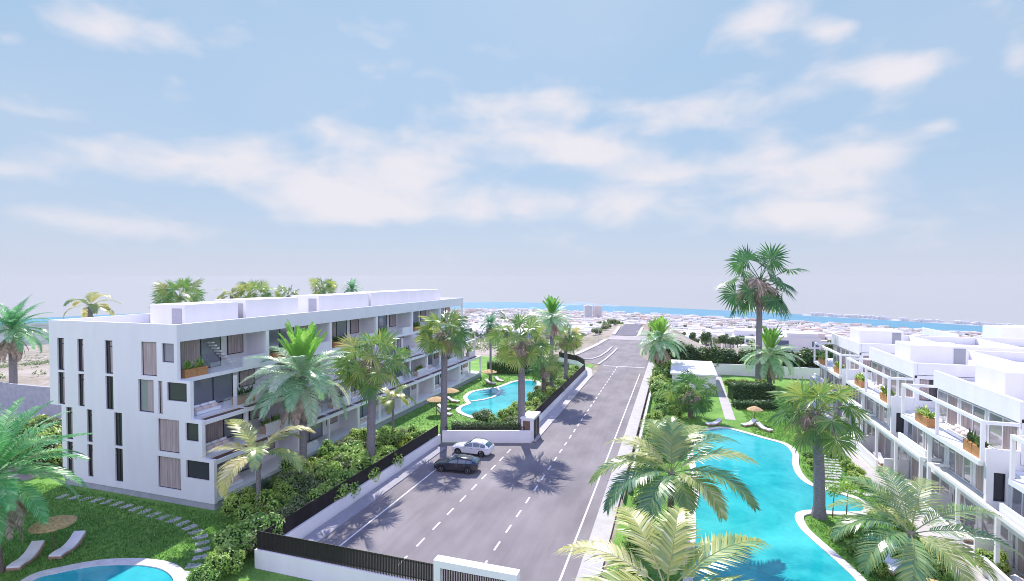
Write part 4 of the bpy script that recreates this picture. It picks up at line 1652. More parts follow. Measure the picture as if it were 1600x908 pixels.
make_palm('fan_palm', 'short shaded palm close to the right end of the kidney shaped pool', FANS[1], fan_l, 5.4, .40, .34, trunk_b, (-19.4, 76.6, 0), 1.1, 4.0, skirt=FSK, seed=12)
make_palm('fan_palm', 'very tall fan palm rising above the sea horizon on the right', FANTALL, fan_l, 18.6, .52, .42, trunk_g, (13.4, 96.2, 0), 2.65, .5, skirt=FSK, seed=13)
make_palm('fan_palm', 'bushy fan palm in front of the white flat roofed hut', FANS[2], fan_l, 3.4, .36, .30, trunk_b, (1.9, 73.7, 0), 1.15, 1.0, skirt=FSK, seed=14)
make_palm('fan_palm', 'blue green fan palm with a thick grey trunk between the lagoon pool and the terraces', FANS[1], fan_l, 8.4, .44, .34, trunk_g, (10.9, 45.9, 0), 1.28, 5.0, lean=(-.3, .1), skirt=FSK, seed=15)

# feather palms in the foreground
P1 = [(1.1, .95, 1.0, 1.35, .75), (2.0, 1.05, 1.0, 1.5, .6), (.55, .95, 1.02, 1.55, .35), (0.05, .75, 1.0, 1.3, .85), (-.35, .45, 1.05, 1.45, .4), (-.75, .35, .85, 1.7, .8),
      (2.9, .85, .95, 1.6, .9), (3.35, .5, 1.05, 1.6, .55), (3.9, .35, 1.05, 1.7, .25), (4.4, .15, .95, 1.5, .3), (5.0, .25, .6, 1.8, .5), (1.5, 1.25, .75, 1.0, .5), (2.5, .45, .9, 1.5, .95)]
make_palm('feather_palm', 'large yellow green feather palm between the road and the lagoon pool', ('areca1', lambda: crown_areca(61, P1, 5.0)), areca_l, 4.3, .30, .20, trunk_b, (-.3, 40.0, 0), 1.28, 0, shaft=1.5, seed=16)
make_palm('feather_palm', 'yellow green feather palm cut off by the bottom edge in front of the pool', ('areca2', lambda: crown_areca(62, [(.45, .72, 1.1, 1.15, .6), (2.2, .85, 1.05, 1.35, .8), (1.3, 1.15, .8, 1.2, .7), (2.9, .5, 1.1, 1.2, .95), (3.6, .5, 1, 1.5, .7), (-.3, .6, 1, 1.4, .5), (4.4, .4, 1, 1.5, .4), (5.2, .4, 1, 1.5, .6), (1.8, .5, .7, 1.4, .3)], 5.0)), areca_l, 2.6, .30, .20, trunk_b, (-.4, 27.6, 0), 1.25, 0, shaft=1.3, seed=17)
P3 = [(1.7, 1.15, .95, 1.3, .45), (2.25, 1.0, .95, 1.4, .4), (1.0, .95, 1.0, 1.25, .5), (.35, .62, 1.15, 1.15, .4), (-.15, .42, 1.15, 1.4, .25), (-.62, .2, .9, 1.5, .55), (2.8, .75, .9, 1.6, .45),
      (3.3, .55, .95, 1.75, .3), (3.9, .35, .95, 1.7, .35), (4.5, .1, .9, 1.4, .4), (5.2, .2, .8, 1.5, .6), (2.0, .6, .6, 1.5, .85)]
make_palm('feather_palm', 'blue green feather palm with a smooth trunk at the lower right beside the pale path', ('areca3', lambda: crown_areca(63, P3, 4.9, lw=.07)), areca_l, 4.6, .30, .22, trunk_g, (12.6, 34.0, 0), 1.0, 0, shaft=1.4, seed=18)
make_palm('feather_palm', 'slender feather palm with pale arching fronds in front of the corner of the left block', ('areca4', lambda: crown_areca(64, fr_set(5, 10, ti=(.35, .95)), 3.9, .9)), areca_l, 5.2, .20, .15, trunk_g, (-30.9, 31.7, 0), 1.25, .5, shaft=1.0, seed=19)
make_palm('feather_palm', 'small pale feather palm in the shrubs between the two tall fan palms', ('areca5', lambda: crown_areca(65, fr_set(6, 10, ti=(.4, 1.0)), 3.0, .75, nl=44)), areca_l, 5.6, .16, .12, trunk_g, (-29.6, 49.4, 0), 1.0, .9, shaft=.8, seed=20)

# palms behind the left block: only their crowns show above the roof
for i, (px_l, dist, z, cm, s, kind) in enumerate([(140, 66, 15.3, ('areca4', None), 1.0, 'yellow green palm crown above the left end of the flat roof'),
                                                  (280, 70, 16.2, FANS[0], 1.25, 'wide dark green fan palm crown behind the first roof box'),
                                                  (362, 78, 16.3, ('areca5', None), .9, 'yellowish palm crown peeping over the second roof box'),
                                                  (398, 80, 16.3, FANS[1], 1.15, 'dark green palm crown behind the middle of the second roof box'),
                                                  (450, 86, 16.0, FANS[2], .75, 'small rounded palm crown at the right end of the second roof box'),
                                                  (506, 94, 17.0, FANS[0], .95, 'grey green palm crown behind the third roof box'),
                                                  (550, 98, 16.8, DARK, .55, 'spiky green palm crown at the right end of the third roof box')]):
    lat = (px_l - 800) / 803 * dist
    x = FWD[0] * dist + RGT[0] * lat
    y = FWD[1] * dist + RGT[1] * lat
    cmt = cm if cm[1] else cm
    make_palm('feather_palm' if cm[0].startswith(('areca', 'date')) else 'fan_palm', kind, cmt, areca_l if cm[0].startswith('areca') else (date_l if cm[0].startswith('date') else fan_l), z, .3, .24, trunk_g, (x, y, 0), s, i * .9, seed=30 + i)


# ------------------------------------------------------------------ shrubs and hedges
def leaf_quads(mb, pts, nrm, size, rd):
    for p, n in zip(pts, nrm):
        a = unit((n[0] + rd.uniform(-.9, .9), n[1] + rd.uniform(-.9, .9), n[2] + rd.uniform(-.5, 1.0)))
        b = unit(cross(a, (rd.uniform(-1, 1), rd.uniform(-1, 1), rd.uniform(-1, 1))))
        c = cross(a, b)
        l, w = size * rd.uniform(.7, 1.4), size * rd.uniform(.28, .45)
        mb.add([lin(p, 1, b, -l * .5), lin(p, 1, c, w), lin(p, 1, b, l * .6), lin(p, 1, c, -w)], [(0, 1, 2, 3)], 0)


def bush_mesh(seed, rx, ry, rz, n, size, leaf_m, name='foliage', lumps=9):
    """leafy shrub: leaves spread over a set of overlapping lumps, with a dark twiggy core"""
    rd = random.Random(seed)
    L = [(0, 0, rz * .55, .62)]
    for i in range(lumps):
        a = i * GA
        q = rd.uniform(.35, .72)
        L.append((math.cos(a) * rx * q, math.sin(a) * ry * q, rz * rd.uniform(.3, .85), rd.uniform(.26, .46)))
    pts, nr = [], []
    for i in range(n):
        cx, cy, cz, k = L[rd.randrange(len(L))]
        d = unit((rd.gauss(0, 1), rd.gauss(0, 1), rd.gauss(.25, 1)))
        q = k * rd.uniform(.72, 1.12)
        p = (cx + d[0] * rx * q, cy + d[1] * ry * q, max(.04, cz + d[2] * rz * .75 * q))
        pts.append(p)
        nr.append(d)
    mb = MB()
    leaf_quads(mb, pts, nr, size, rd)
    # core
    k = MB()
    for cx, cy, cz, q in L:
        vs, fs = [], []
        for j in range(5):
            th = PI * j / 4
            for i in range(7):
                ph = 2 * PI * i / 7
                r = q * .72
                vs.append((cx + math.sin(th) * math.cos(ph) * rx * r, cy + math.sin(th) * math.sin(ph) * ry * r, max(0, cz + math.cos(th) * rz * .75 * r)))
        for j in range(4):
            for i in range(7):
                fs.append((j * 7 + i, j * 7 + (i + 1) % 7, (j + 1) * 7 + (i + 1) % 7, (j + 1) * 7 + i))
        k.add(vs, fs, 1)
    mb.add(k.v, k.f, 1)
    return mb


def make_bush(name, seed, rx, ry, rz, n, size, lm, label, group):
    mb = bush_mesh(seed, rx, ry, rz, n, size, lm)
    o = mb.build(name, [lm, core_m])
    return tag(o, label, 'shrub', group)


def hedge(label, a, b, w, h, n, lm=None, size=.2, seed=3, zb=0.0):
    rd = random.Random(seed)
    l = math.hypot(b[0] - a[0], b[1] - a[1])
    u = ((b[0] - a[0]) / l, (b[1] - a[1]) / l)
    v = (-u[1], u[0])
    pts, nr = [], []
    lump = [(rd.uniform(0, l), rd.uniform(.6, 2.0), rd.uniform(-.12, .2) * h) for _ in range(int(l / 1.2) + 2)]
    for i in range(n):
        s = rd.uniform(0, l)
        f = rd.random()
        add = sum(q * math.exp(-((s - c) / r) ** 2) for c, r, q in lump)
        hh = h + add * .5
        if f < .38:
            o, z, nn = rd.uniform(-w / 2, w / 2), hh + rd.uniform(-.25, .14), (0, 0, 1)
        elif f < .69:
            o, z, nn = w / 2 + rd.uniform(-.2, .14), rd.uniform(0.05, hh), (v[0], v[1], .3)
        else:
            o, z, nn = -w / 2 - rd.uniform(-.2, .14), rd.uniform(0.05, hh), (-v[0], -v[1], .3)
        pts.append((a[0] + u[0] * s + v[0] * o, a[1] + u[1] * s + v[1] * o, zb + z))
        nr.append(nn)
    mb = MB()
    leaf_quads(mb, pts, nr, size, rd)
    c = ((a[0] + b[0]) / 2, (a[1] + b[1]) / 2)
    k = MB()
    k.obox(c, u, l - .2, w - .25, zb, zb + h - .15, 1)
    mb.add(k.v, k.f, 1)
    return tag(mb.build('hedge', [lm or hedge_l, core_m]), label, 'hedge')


shA = [make_bush('shrub', 100 + i, 1.25, 1.25, 1.9, 2700, .145, shrub_l, 'bushy bright green shrub in the planting strip behind the parking fence', 'shrubs behind the parking fence') for i in range(3)]
shL = make_bush('shrub', 120, .9, .9, 1.3, 1100, .17, lime_l, 'lime yellow shrub among the green ones behind the parking fence', 'lime shrubs behind the parking fence')
shO = make_bush('shrub', 121, 1.3, 1.3, 1.7, 2300, .125, olive_l, 'pale olive flowering shrub in the planting strip behind the parking fence', 'olive shrubs behind the parking fence')
r2 = random.Random(21)
i = 0
y = 28.0
while y < 53:
    for x in (-27.5, -29.6, -31.7, -33.6):
        if x < -31 and y < 31.5:
            continue
        if r2.random() < .12 and x < -28:
            continue
        xx, yy = x + r2.uniform(-.5, .5), y + r2.uniform(-.6, .6)
        s = r2.uniform(1.0, 1.5) * (1.0 if x > -31 else .8)
        k = r2.random()
        if k < .14:
            place(shL, USED, (xx, yy, 0), r2.uniform(0, 6), s)
        elif k < (.28 if y < 45 else .55):
            place(shO, USED, (xx, yy, 0), r2.uniform(0, 6), s)
        else:
            place(shA[i % 3], USED, (xx, yy, 0), r2.uniform(0, 6), s)
            i += 1
    y += 1.8
for k, (x, y, s) in enumerate([(-27.2, 28.0, 1.3), (-28.3, 27.0, 1.15), (-27.2, 25.2, 1.0), (-29.4, 29.6, 1.1), (-27.2, 23.6, .8)]):
    place(shA[k % 3], USED, (x, y, 0), k, s, 'leafy green shrub at the left end of the front fence', 'shrubs at the corner of the front fence')
for k, (x, y, s) in enumerate([(-3.2, 121, 1.5), (-3.8, 127, 1.6), (-4.6, 134, 1.7), (-5.0, 141, 1.8), (-1.2, 130, 2.0), (-2.2, 138, 2.0), (-5.4, 149, 1.9), (-2.6, 147, 2.0), (-6.2, 156, 1.8)]):
    place(shO if k % 2 else shA[k % 3], USED, (x, y, -.1), k, s, 'green bush on the verge right of the far junction', 'bushes on the verge of the junction')
for k in range(22):
    yy = 176 + (k // 2) * 7.5
    xx = (-26.5 if k % 2 else -7.2) + r2.uniform(-1.5, 1.5)
    place(shO if k % 3 else shA[k % 3], USED, (xx, yy, terrain_z(xx, yy) - .2), k * 1.1, r2.uniform(1.0, 1.7), 'bush beside the far stretch of the road beyond the junction', 'bushes beside the far road')
# round the kidney pool and along the roadside fence
y = 60.5
while y < 100:
    for x in (-18.6, -20.3):
        if x < -19.5 and y < 90 and r2.random() < .45:
            continue
        k = r2.random()
        place(shO if k < .25 else shA[i % 3], USED, (x + r2.uniform(-.4, .3), y, 0), r2.uniform(0, 6), r2.uniform(.8, 1.2), 'green shrub between the kidney pool and the roadside fence', 'shrubs along the roadside fence')
        i += 1
    y += 1.9
place(shO, USED, (-23.6, 61.6, 0), 1, 1.15, 'round pale green bush in front of the kidney shaped pool')
place(shA[0], USED, (-22.0, 61.0, 0), 2, .8, 'small green bush beside the round pale one before the kidney pool')
hedge('clipped green hedge behind the white wall of the parked cars', (-25.3, 55.2), (-17.6, 57.9), 1.1, 1.7, 4200, size=.17, seed=5)
hedge('dark hedge at the far end of the kidney pool lawn', (-36, 96), (-20, 99), 1.6, 2.2, 3500, seed=6)
hedge('dark clipped hedge block beside the white hut', (8.0, 86.5), (14.2, 87.9), 2.4, 2.4, 4200, seed=7, size=.22)
hedge('low dark hedge strip in front of the clipped hedge block', (8.0, 81.0), (14.0, 82.4), 1.7, 1.0, 2600, seed=8, size=.2)
for k, (x, y) in enumerate([(8.6, 90.5), (10.4, 91), (13.0, 91.8)]):
    place(shL, USED, (x, y, 0.6), k, 1.35, 'bright lime plant behind the clipped hedge by the hut', 'lime plants behind the clipped hedge')
# tall dark bushes beyond the white garden wall
bigb = make_bush('bush', 140, 3.0, 2.6, 5.6, 2600, .42, hedge_l, 'tall dark green bush beyond the white garden wall', 'tall bushes beyond the garden wall')
for k in range(17):
    x = -2.5 + k * 3.3
    place(bigb, USED, (x + r2.uniform(-.6, .6), 112 + r2.uniform(-1, 1.5), -.1), r2.uniform(0, 6), (1, 1, r2.uniform(.78, 1.05)))
for k, (x, y, s) in enumerate([(-2.6, 93, 1.1), (-2.6, 88.5, 1.1), (-2.4, 96, 1.2), (-2.4, 106, 1.3), (-2.5, 100, 1.2), (-2.5, 84, 1.1), (-0.8, 80.5, 1.2), (2.6, 79.0, 1.0), (1.2, 84.5, 1.0)]):
    place(shA[k % 3], USED, (x, y, 0), k, s * 1.3, 'green shrub between the pavement and the white hut', 'shrubs beside the hut')
# shrubs by the left block's far corner
for k, (x, y, s) in enumerate([(-58, 35.5, 1.5), (-60.6, 36.2, 1.7), (-63.4, 37.2, 1.6), (-66.2, 36, 1.7), (-59.5, 33.4, 1.2), (-62.5, 34, 1.4), (-57.2, 38, 1.5), (-66.5, 39.5, 1.9), (-70, 38, 1.8)]):
    place(shO if k % 3 == 1 else shA[k % 3], USED, (x, y, 0), k * 1.3, s, 'leafy shrub beside the far left corner of the white block', 'shrubs beside the left end of the block')
# right garden: under the palms and round the pool
for k, (x, y, s, q) in enumerate([(-2.6, 50, .9, 0), (-2.4, 53, .9, 0), (-1.0, 56, .9, 1), (-2.2, 60, 1.0, 0), (-1.5, 64, .9, 0), (0.2, 68, .8, 1), (-2.5, 68, 1.0, 0), (-2.2, 72, 1.0, 0), (0, 73, .9, 0), (-1.8, 76, 1.1, 0), (1.0, 78, 1.0, 0),
                                (-2.4, 80, 1.0, 0), (0.5, 83, .9, 1), (-2.4, 46.5, .8, 0), (-2.6, 43, .7, 0), (-2.4, 36, .7, 0), (-2.5, 32, .7, 0), (3.6, 81, .9, 0)]):
    place(shL if q else shA[k % 3], USED, (x, y, 0), k * .8, s, 'lime shrub along the right pavement' if q else 'green shrub on the strip between the right pavement and the lagoon pool', 'lime shrubs by the right pavement' if q else 'shrubs by the right pavement')
for k, (x, y, s) in enumerate([(15.6, 62, .5), (16.2, 58, .55), (15.9, 55, .5), (12.6, 44.5, .5), (13.6, 42.8, .6), (15.2, 41.5, .65), (16.0, 39.5, .7), (12.0, 43, .5), (15.6, 47.0, .6), (16.4, 60, .5), (16.5, 50, .6), (14.4, 45.2, .55), (15.0, 37.5, .6), (13.2, 60, .5), (13.0, 57.5, .5), (16.4, 56.2, .6), (16.5, 63.8, .6), (16.2, 53.6, .55), (13.8, 66.5, .6), (15.2, 69, .65), (16.3, 71, .7), (16.2, 45, .6), (11.2, 42.2, .5), (11.8, 40.4, .5), (12.4, 38, .5), (14.0, 40, .5)]):
    place(shA[k % 3], USED, (x, y, 0), k, s, 'low leafy ground shrub between the lagoon pool and the pale path', 'low shrubs beside the pale path')
# young saplings on the little point of land in the lagoon
for k, (x, y, h) in enumerate([(11.9, 46.2, 2.3), (12.9, 46.4, 2.6)]):
    t = thing('sapling', 'thin young tree with a sparse crown on the lagoon point' if k == 0 else 'slightly taller thin young tree next to the sparse one on the lagoon point', 'tree', (x, y, 0))
    mb = MB()
    mb.tube([(x, y, 0), (x + .06, y, h * .6), (x + .15, y + .05, h)], [.05, .035, .015], 6)
    mb.build('trunk', timber, t)
    m2 = MB()
    rd = random.Random(k)
    pp, nn = [], []
    for q in range(420):
        d = unit((rd.gauss(0, 1), rd.gauss(0, 1), rd.gauss(0, .8)))
        r = rd.uniform(.2, .75)
        pp.append((x + .1 + d[0] * r, y + d[1] * r, h - .1 + d[2] * r * .8))
        nn.append(d)
    leaf_quads(m2, pp, nn, .13, rd)
    m2.build('crown', shrub_l, t)


# grass tufts over the nearer lawns
def inside(p, loop):
    x, y = p
    c = False
    for (x0, y0), (x1, y1) in zip(loop, loop[1:] + loop[:1]):
        if (y0 > y) != (y1 > y) and x < (x1 - x0) * (y - y0) / (y1 - y0) + x0:
            c = not c
    return c


def grass(n, x0, x1, y0, y1, seed, skip=()):
    rd = random.Random(seed)
    mb = MB()
    big = [offset_line(l, -.9, True) for l in POOL_LOOPS]
    k = 0
    while k < n:
        x, y = rd.uniform(x0, x1), rd.uniform(y0, y1)
        k += 1
        if any(inside((x, y), b) for b in big) or any(a <= x <= b and c <= y <= d for a, b, c, d in skip):
            continue
        for j in range(3):
            a = rd.uniform(0, 2 * PI)
            h = rd.uniform(.07, .2)
            w = .035
            dx, dy = math.cos(a), math.sin(a)
            bx, by = x + rd.uniform(-.12, .12), y + rd.uniform(-.12, .12)
            mb.add([(bx - dy * w, by + dx * w, 0), (bx + dy * w, by - dx * w, 0), (bx + dx * h * .7, by + dy * h * .7, h)], [(0, 1, 2)])
    return tag(mb.build('grass', grass_l), kind='stuff')


grass(15000, -56, -27, 17, 31.6, 3)
grass(12000, 9, 17.1, 33, 82, 4, skip=[(6.1, 8.3, 73, 90)])
grass(7000, -36, -18, 58, 95, 5)
grass(5000, -3.6, 2.5, 26, 80, 6)

# ------------------------------------------------------------------ stepping stones
def stone_proto(seed, l, w, label, group):
    rd = random.Random(seed)
    poly = []
    for sx, sy in ((-1, -1), (0, -1), (1, -1), (1, 0), (1, 1), (0, 1), (-1, 1), (-1, 0)):
        poly.append((sx * l / 2 * rd.uniform(.85, 1.05), sy * w / 2 * rd.uniform(.85, 1.05)))
    mb = MB()
    mb.prism(poly, -.03, .05)
    return tag(mb.build('stepping_stone', stonem), label, 'paving stone', group)


sl = stone_proto(1, .95, .62, 'flat pale stone of the curved path round the left lawn', 'stepping stones across the left lawn')
path_l = [(-50.6, 30.1), (-49.4, 30.3), (-48.2, 30.4), (-47.0, 30.5), (-45.8, 30.5), (-44.6, 30.5), (-43.4, 30.4), (-42.2, 30.3), (-41.0, 30.2), (-39.8, 30.0), (-38.6, 29.9), (-37.4, 29.8), (-36.2, 29.6), (-35.1, 29.3), (-34.1, 28.9), (-33.1, 28.4), (-32.2, 27.8), (-31.4, 27.1), (-30.7, 26.3), (-30.2, 25.4), (-29.9, 24.5)]
for k, p in enumerate(path_l):
    q = path_l[min(k + 1, len(path_l) - 1)]
    o = path_l[max(k - 1, 0)]
    place(sl, USED, (p[0], p[1], 0), math.atan2(q[1] - o[1], q[0] - o[0]) + PI / 2 + rnd.uniform(-.15, .15), rnd.uniform(.9, 1.1))
sr = stone_proto(2, 1.55, .5, 'narrow pale plank stone of the curved steps beside the lagoon pool', 'stepping stones beside the lagoon pool')
path_r = smooth_loop([(16.2, 66.5), (15.6, 63), (15.2, 60), (14.8, 57.5), (14.0, 55.2), (13.6, 53.8)], 3)[:15]
for k, p in enumerate(path_r):
    place(sr, USED, (p[0], p[1], 0), rnd.uniform(-.12, .12) + .1, 1.0)
ss = stone_proto(5, 1.1, .7, 'pale slab between the lagoon inlet and the pale path', 'slabs at the lagoon inlet')
for k, p in enumerate([(13.6, 52.6), (14.9, 52.2), (16.2, 51.9)]):
    place(ss, USED, (p[0], p[1], 0), .2, 1.0)


# ------------------------------------------------------------------ garden furniture
def make_lounger(label, group=None):
    t = thing('sun_lounger', label, 'sun lounger', (0, 0, 0), 0, group)
    mb = MB()
    prof = [(-1.0, .30), (-.55, .33), (-.1, .28), (.3, .36), (.62, .52), (1.0, .78)]
    vs, fs = [], []
    for x, z in prof:
        vs += [(x, -.34, z), (x, .34, z), (x, .34, z - .1), (x, -.34, z - .1)]
    for i in range(len(prof) - 1):
        for k in range(4):
            fs.append((4 * i + k, 4 * i + 4 + k, 4 * i + 4 + (k + 1) % 4, 4 * i + (k + 1) % 4))
    fs += [(0, 1, 2, 3), (4 * len(prof) - 1, 4 * len(prof) - 2, 4 * len(prof) - 3, 4 * len(prof) - 4)]
    mb.add(vs, fs)
    mb.build('mattress', mattress, t)
    mb = MB()
    vs = []
    for x, z in prof:
        vs += [(x * 1.01, -.37, z - .1), (x * 1.01, .37, z - .1), (x * 1.01, .37, max(.02, z - .26)), (x * 1.01, -.37, max(.02, z - .26))]
    mb.add(vs, fs)
    mb.box(-.9, -.34, 0, -.8, .34, .1)
    mb.box(.55, -.34, 0, .65, .34, .3)
    mb.build('base', mat('lounger_base', (0.42, 0.27, 0.19), 0.7, 0.3, var=0.2, scale=4), t)
    return t


lg = make_lounger('white sun lounger nearest the lower left corner beside the straw parasol')
P = lambda *a, **k: place(lg, USED, *a, **k)
P((-41.3, 22.35, 0), R(118), 1.12, 'white sun lounger nearest the lower left corner beside the straw parasol')
P((-40.2, 24.15, 0), R(112), 1.12, 'white sun lounger right of the straw parasol on the left lawn')
P((13.6, 39.3, 0), R(55), 1.2, 'white sun lounger half hidden under the blue green feather palm')
P((8.9, 71.7, 0), R(40), 1.0, 'white sun lounger on the grass at the far end of the lagoon pool')
P((10.5, 70.2, 0), R(130), 1.0, 'grey shaded sun lounger beside the white one at the far end of the lagoon')
P((4.6, 70.6, 0), R(30), 1.0, 'sun lounger behind the fronds at the left far corner of the lagoon pool')
P((-31.7, 86.0, 0), R(160), 1.0, 'left one of two white loungers under the straw parasol by the kidney pool')
P((-30.9, 88.6, 0), R(150), 1.0, 'right one of two white loungers under the straw parasol by the kidney pool')
P((-32.4, 71.6, 0), R(170), 1.0, 'far one of the loungers between the kidney pool and the block')
P((-31.7, 66.8, 0), R(170), 1.0, 'middle one of the loungers between the kidney pool and the block')
P((-30.4, 64.4, 0), R(170), 1.0, 'near one of the loungers between the kidney pool and the block')


def make_parasol(label, loc, r, z, tilt=0.0):
    t = thing('straw_parasol', label, 'parasol', loc)
    mb = MB()
    mb.tube([(loc[0], loc[1], 0), (loc[0], loc[1], z)], .045, 8)
    mb.build('pole', timber, t)
    mb = MB()
    rd = random.Random(int(r * 100) + int(z * 77))
    mb.lathe((loc[0], loc[1], z), [(r, -.28), (r * 1.02, -.2), (r * .66, .02), (r * .33, .16), (.05, .26)], 40, jag=.03, rnd=rd)
    # straw fringe
    for k in range(220):
        a = rd.uniform(0, 2 * PI)
        q = rd.uniform(.3, 1.0)
        zz = z + .2 - .46 * q
        x0, y0 = loc[0] + math.cos(a) * r * q, loc[1] + math.sin(a) * r * q
        x1, y1 = loc[0] + math.cos(a) * (r * q + .18), loc[1] + math.sin(a) * (r * q + .18)
        mb.add([(x0 - math.sin(a) * .03, y0 + math.cos(a) * .03, zz + .06), (x0 + math.sin(a) * .03, y0 - math.cos(a) * .03, zz + .06), (x1, y1, zz - .02)], [(0, 1, 2)])
    c = mb.build('canopy', thatch, t)
    return t


make_parasol('round straw parasol on a pole between two white loungers at the lower left', (-40.7, 23.6, 0), 1.25, 2.3)
make_parasol('straw parasol with two white loungers beside the far end of the kidney pool', (-32.0, 86.2, 0), 1.35, 2.3)
make_parasol('farther straw parasol of the pair between the terraces and the kidney pool', (-32.3, 70.2, 0), 1.3, 2.2)
make_parasol('nearer straw parasol of the pair between the terraces and the kidney pool', (-31.8, 64.6, 0), 1.3, 2.2)
make_parasol('straw parasol cut off by the bottom edge beside the smooth palm trunk', (13.6, 33.6, 0), 1.3, 2.0)
make_parasol('small straw parasol on the lawn between the lagoon and the clipped hedge', (9.8, 73.2, 0), .95, 2.0)


def planter(label, loc, rz, group, n=2, leafm=None, seed=0):
    t = thing('planter_box', label, 'planter', loc, rz, group)
    rd = random.Random(seed)
    mb = MB()
    for k in range(n):
        x = (k - (n - 1) / 2) * 1.15
        mb.box(x - .55, -.32, 0, x + .55, .32, .72)
    o = mb.build('box', wood, None)
    o.parent = t
    mb = MB()
    for k in range(n):
        x = (k - (n - 1) / 2) * 1.15
        for q in range(34):
            a = rd.uniform(0, 2 * PI)
            e = rd.uniform(.5, 1.5)
            l = rd.uniform(.45, 1.0)
            b = (x + rd.uniform(-.4, .4), rd.uniform(-.2, .2), .68)
            d = (math.cos(e) * math.cos(a), math.cos(e) * math.sin(a), math.sin(e))
            s = unit(cross(d, (0, 0, 1)))
            m = lin(b, 1, d, l * .55)
            e2 = lin(m, 1, unit((d[0], d[1], d[2] - .6)), l * .5)
            mb.add([lin(b, 1, s, .02), lin(b, 1, s, -.02), lin(m, 1, s, -.085), lin(m, 1, s, .085), e2], [(0, 1, 2, 3), (3, 2, 4)])
    o = mb.build('plants', leafm or shrub_l, None)
    o.parent = t
    return t


pl = [planter('wooden planter box with leafy plants', (0, 0, 0), 0, 'planters', 2, lm, sd) for sd, lm in ((1, shrub_l), (2, lime_l), (3, hedge_l))]
ORD = ['first', 'second', 'third', 'fourth', 'fifth', 'sixth']
for f in (1, 2, 3):
    for b in range(6):
        y = Y0 + b * BAY + (2.0 if f == 3 else 6.0 if f == 2 else 8.0)
        nm = {1: 'first upper', 2: 'second upper', 3: 'top'}[f]
        place(pl[(b + f) % 3], USED, (XR[f] - .5, y, FLZ[f]), R(90), 1.0, 'wooden planter on the %s terrace of the left block, %s bay from its corner' % (nm, ORD[b]), 'planters on the terraces of the left block')
for mi in range(4):
    y0 = 25.75 + mi * PITCH
    which = ['nearest', 'second', 'third', 'farthest'][mi]
    place(pl[2 if mi < 2 else 1], USED, (19.75, y0 + 1.7, 6.84), R(90), 1.0, 'wooden planter box at the near corner of the %s upper terrace of the right flats' % which, 'planters of the right flats')
    place(pl[0], USED, (19.75, y0 + 9.4, 6.84), R(90), 1.0, 'wooden planter box in the middle of the %s upper terrace of the right flats' % which, 'planters of the right flats')


def make_sofa():
    t = thing('outdoor_sofa', 'beige sofa', 'sofa', (0, 0, 0))
    mb = MB()
    mb.box(-1.2, -.42, 0.04, 1.2, .42, .3)
    mb.box(-1.2, .30, .3, 1.2, .42, .62)
    mb.build('frame', trim, t)
    for k in range(3):
        x = -0.8 + k * .8
        mb = MB()
        mb.tube([(x - .37, -.06, .38), (x - .3, -.06, .4), (x + .3, -.06, .4), (x + .37, -.06, .38)], [.1, .2, .2, .1], 8)
        o = mb.build('seat_cushion', cushion, t, smooth=True)
        mb = MB()
        mb.tube([(x - .36, .2, .58), (x - .3, .2, .6), (x + .3, .2, .6), (x + .36, .2, .58)], [.06, .15, .15, .06], 8)
        mb.build('back_cushion', mattress, t, smooth=True)
    return t


sofa = make_sofa()
for f in (0, 1, 2):
    for b in range(6):
        nm = {0: 'ground floor', 1: 'first upper', 2: 'second upper'}[f]
        place(sofa, USED, (XR[f] - 1.0, Y0 + b * BAY + 2.3, FLZ[f]), R(-90) + (0 if b % 2 else PI), 1.0, 'beige sofa on the %s terrace of the left block, %s bay from its corner' % (nm, ORD[b]), 'sofas on the terraces of the left block')
for mi in range(4):
    y0 = 25.75 + mi * PITCH
    which = ['nearest', 'second', 'third', 'farthest'][mi]
    place(sofa, USED, (20.7, y0 + 6.0, 6.84), R(-90), 1.0, 'beige sofa on the %s upper terrace of the right flats' % which, 'sofas of the right flats')
    place(sofa, USED, (20.1, y0 + 12.2, 0.05), R(90), 1.0, 'beige sofa in the %s ground floor garden of the right flats' % which, 'sofas of the right flats')
    place(lg, USED, (20.0, y0 + 4.0, .05), R(92), 1.0, 'white sun lounger in the %s ground floor garden of the right flats' % which, 'loungers of the right flats')
# pale bar tables on the garden side
for mi in range(4):
    y0 = 25.75 + mi * PITCH
    place(shL if mi % 2 else shA[0], USED, (19.4, y0 + 14.6, 0), mi, .75, 'leafy plant behind the %s low garden wall of the right flats' % ['nearest', 'second', 'third', 'farthest'][mi], 'plants behind the garden walls')


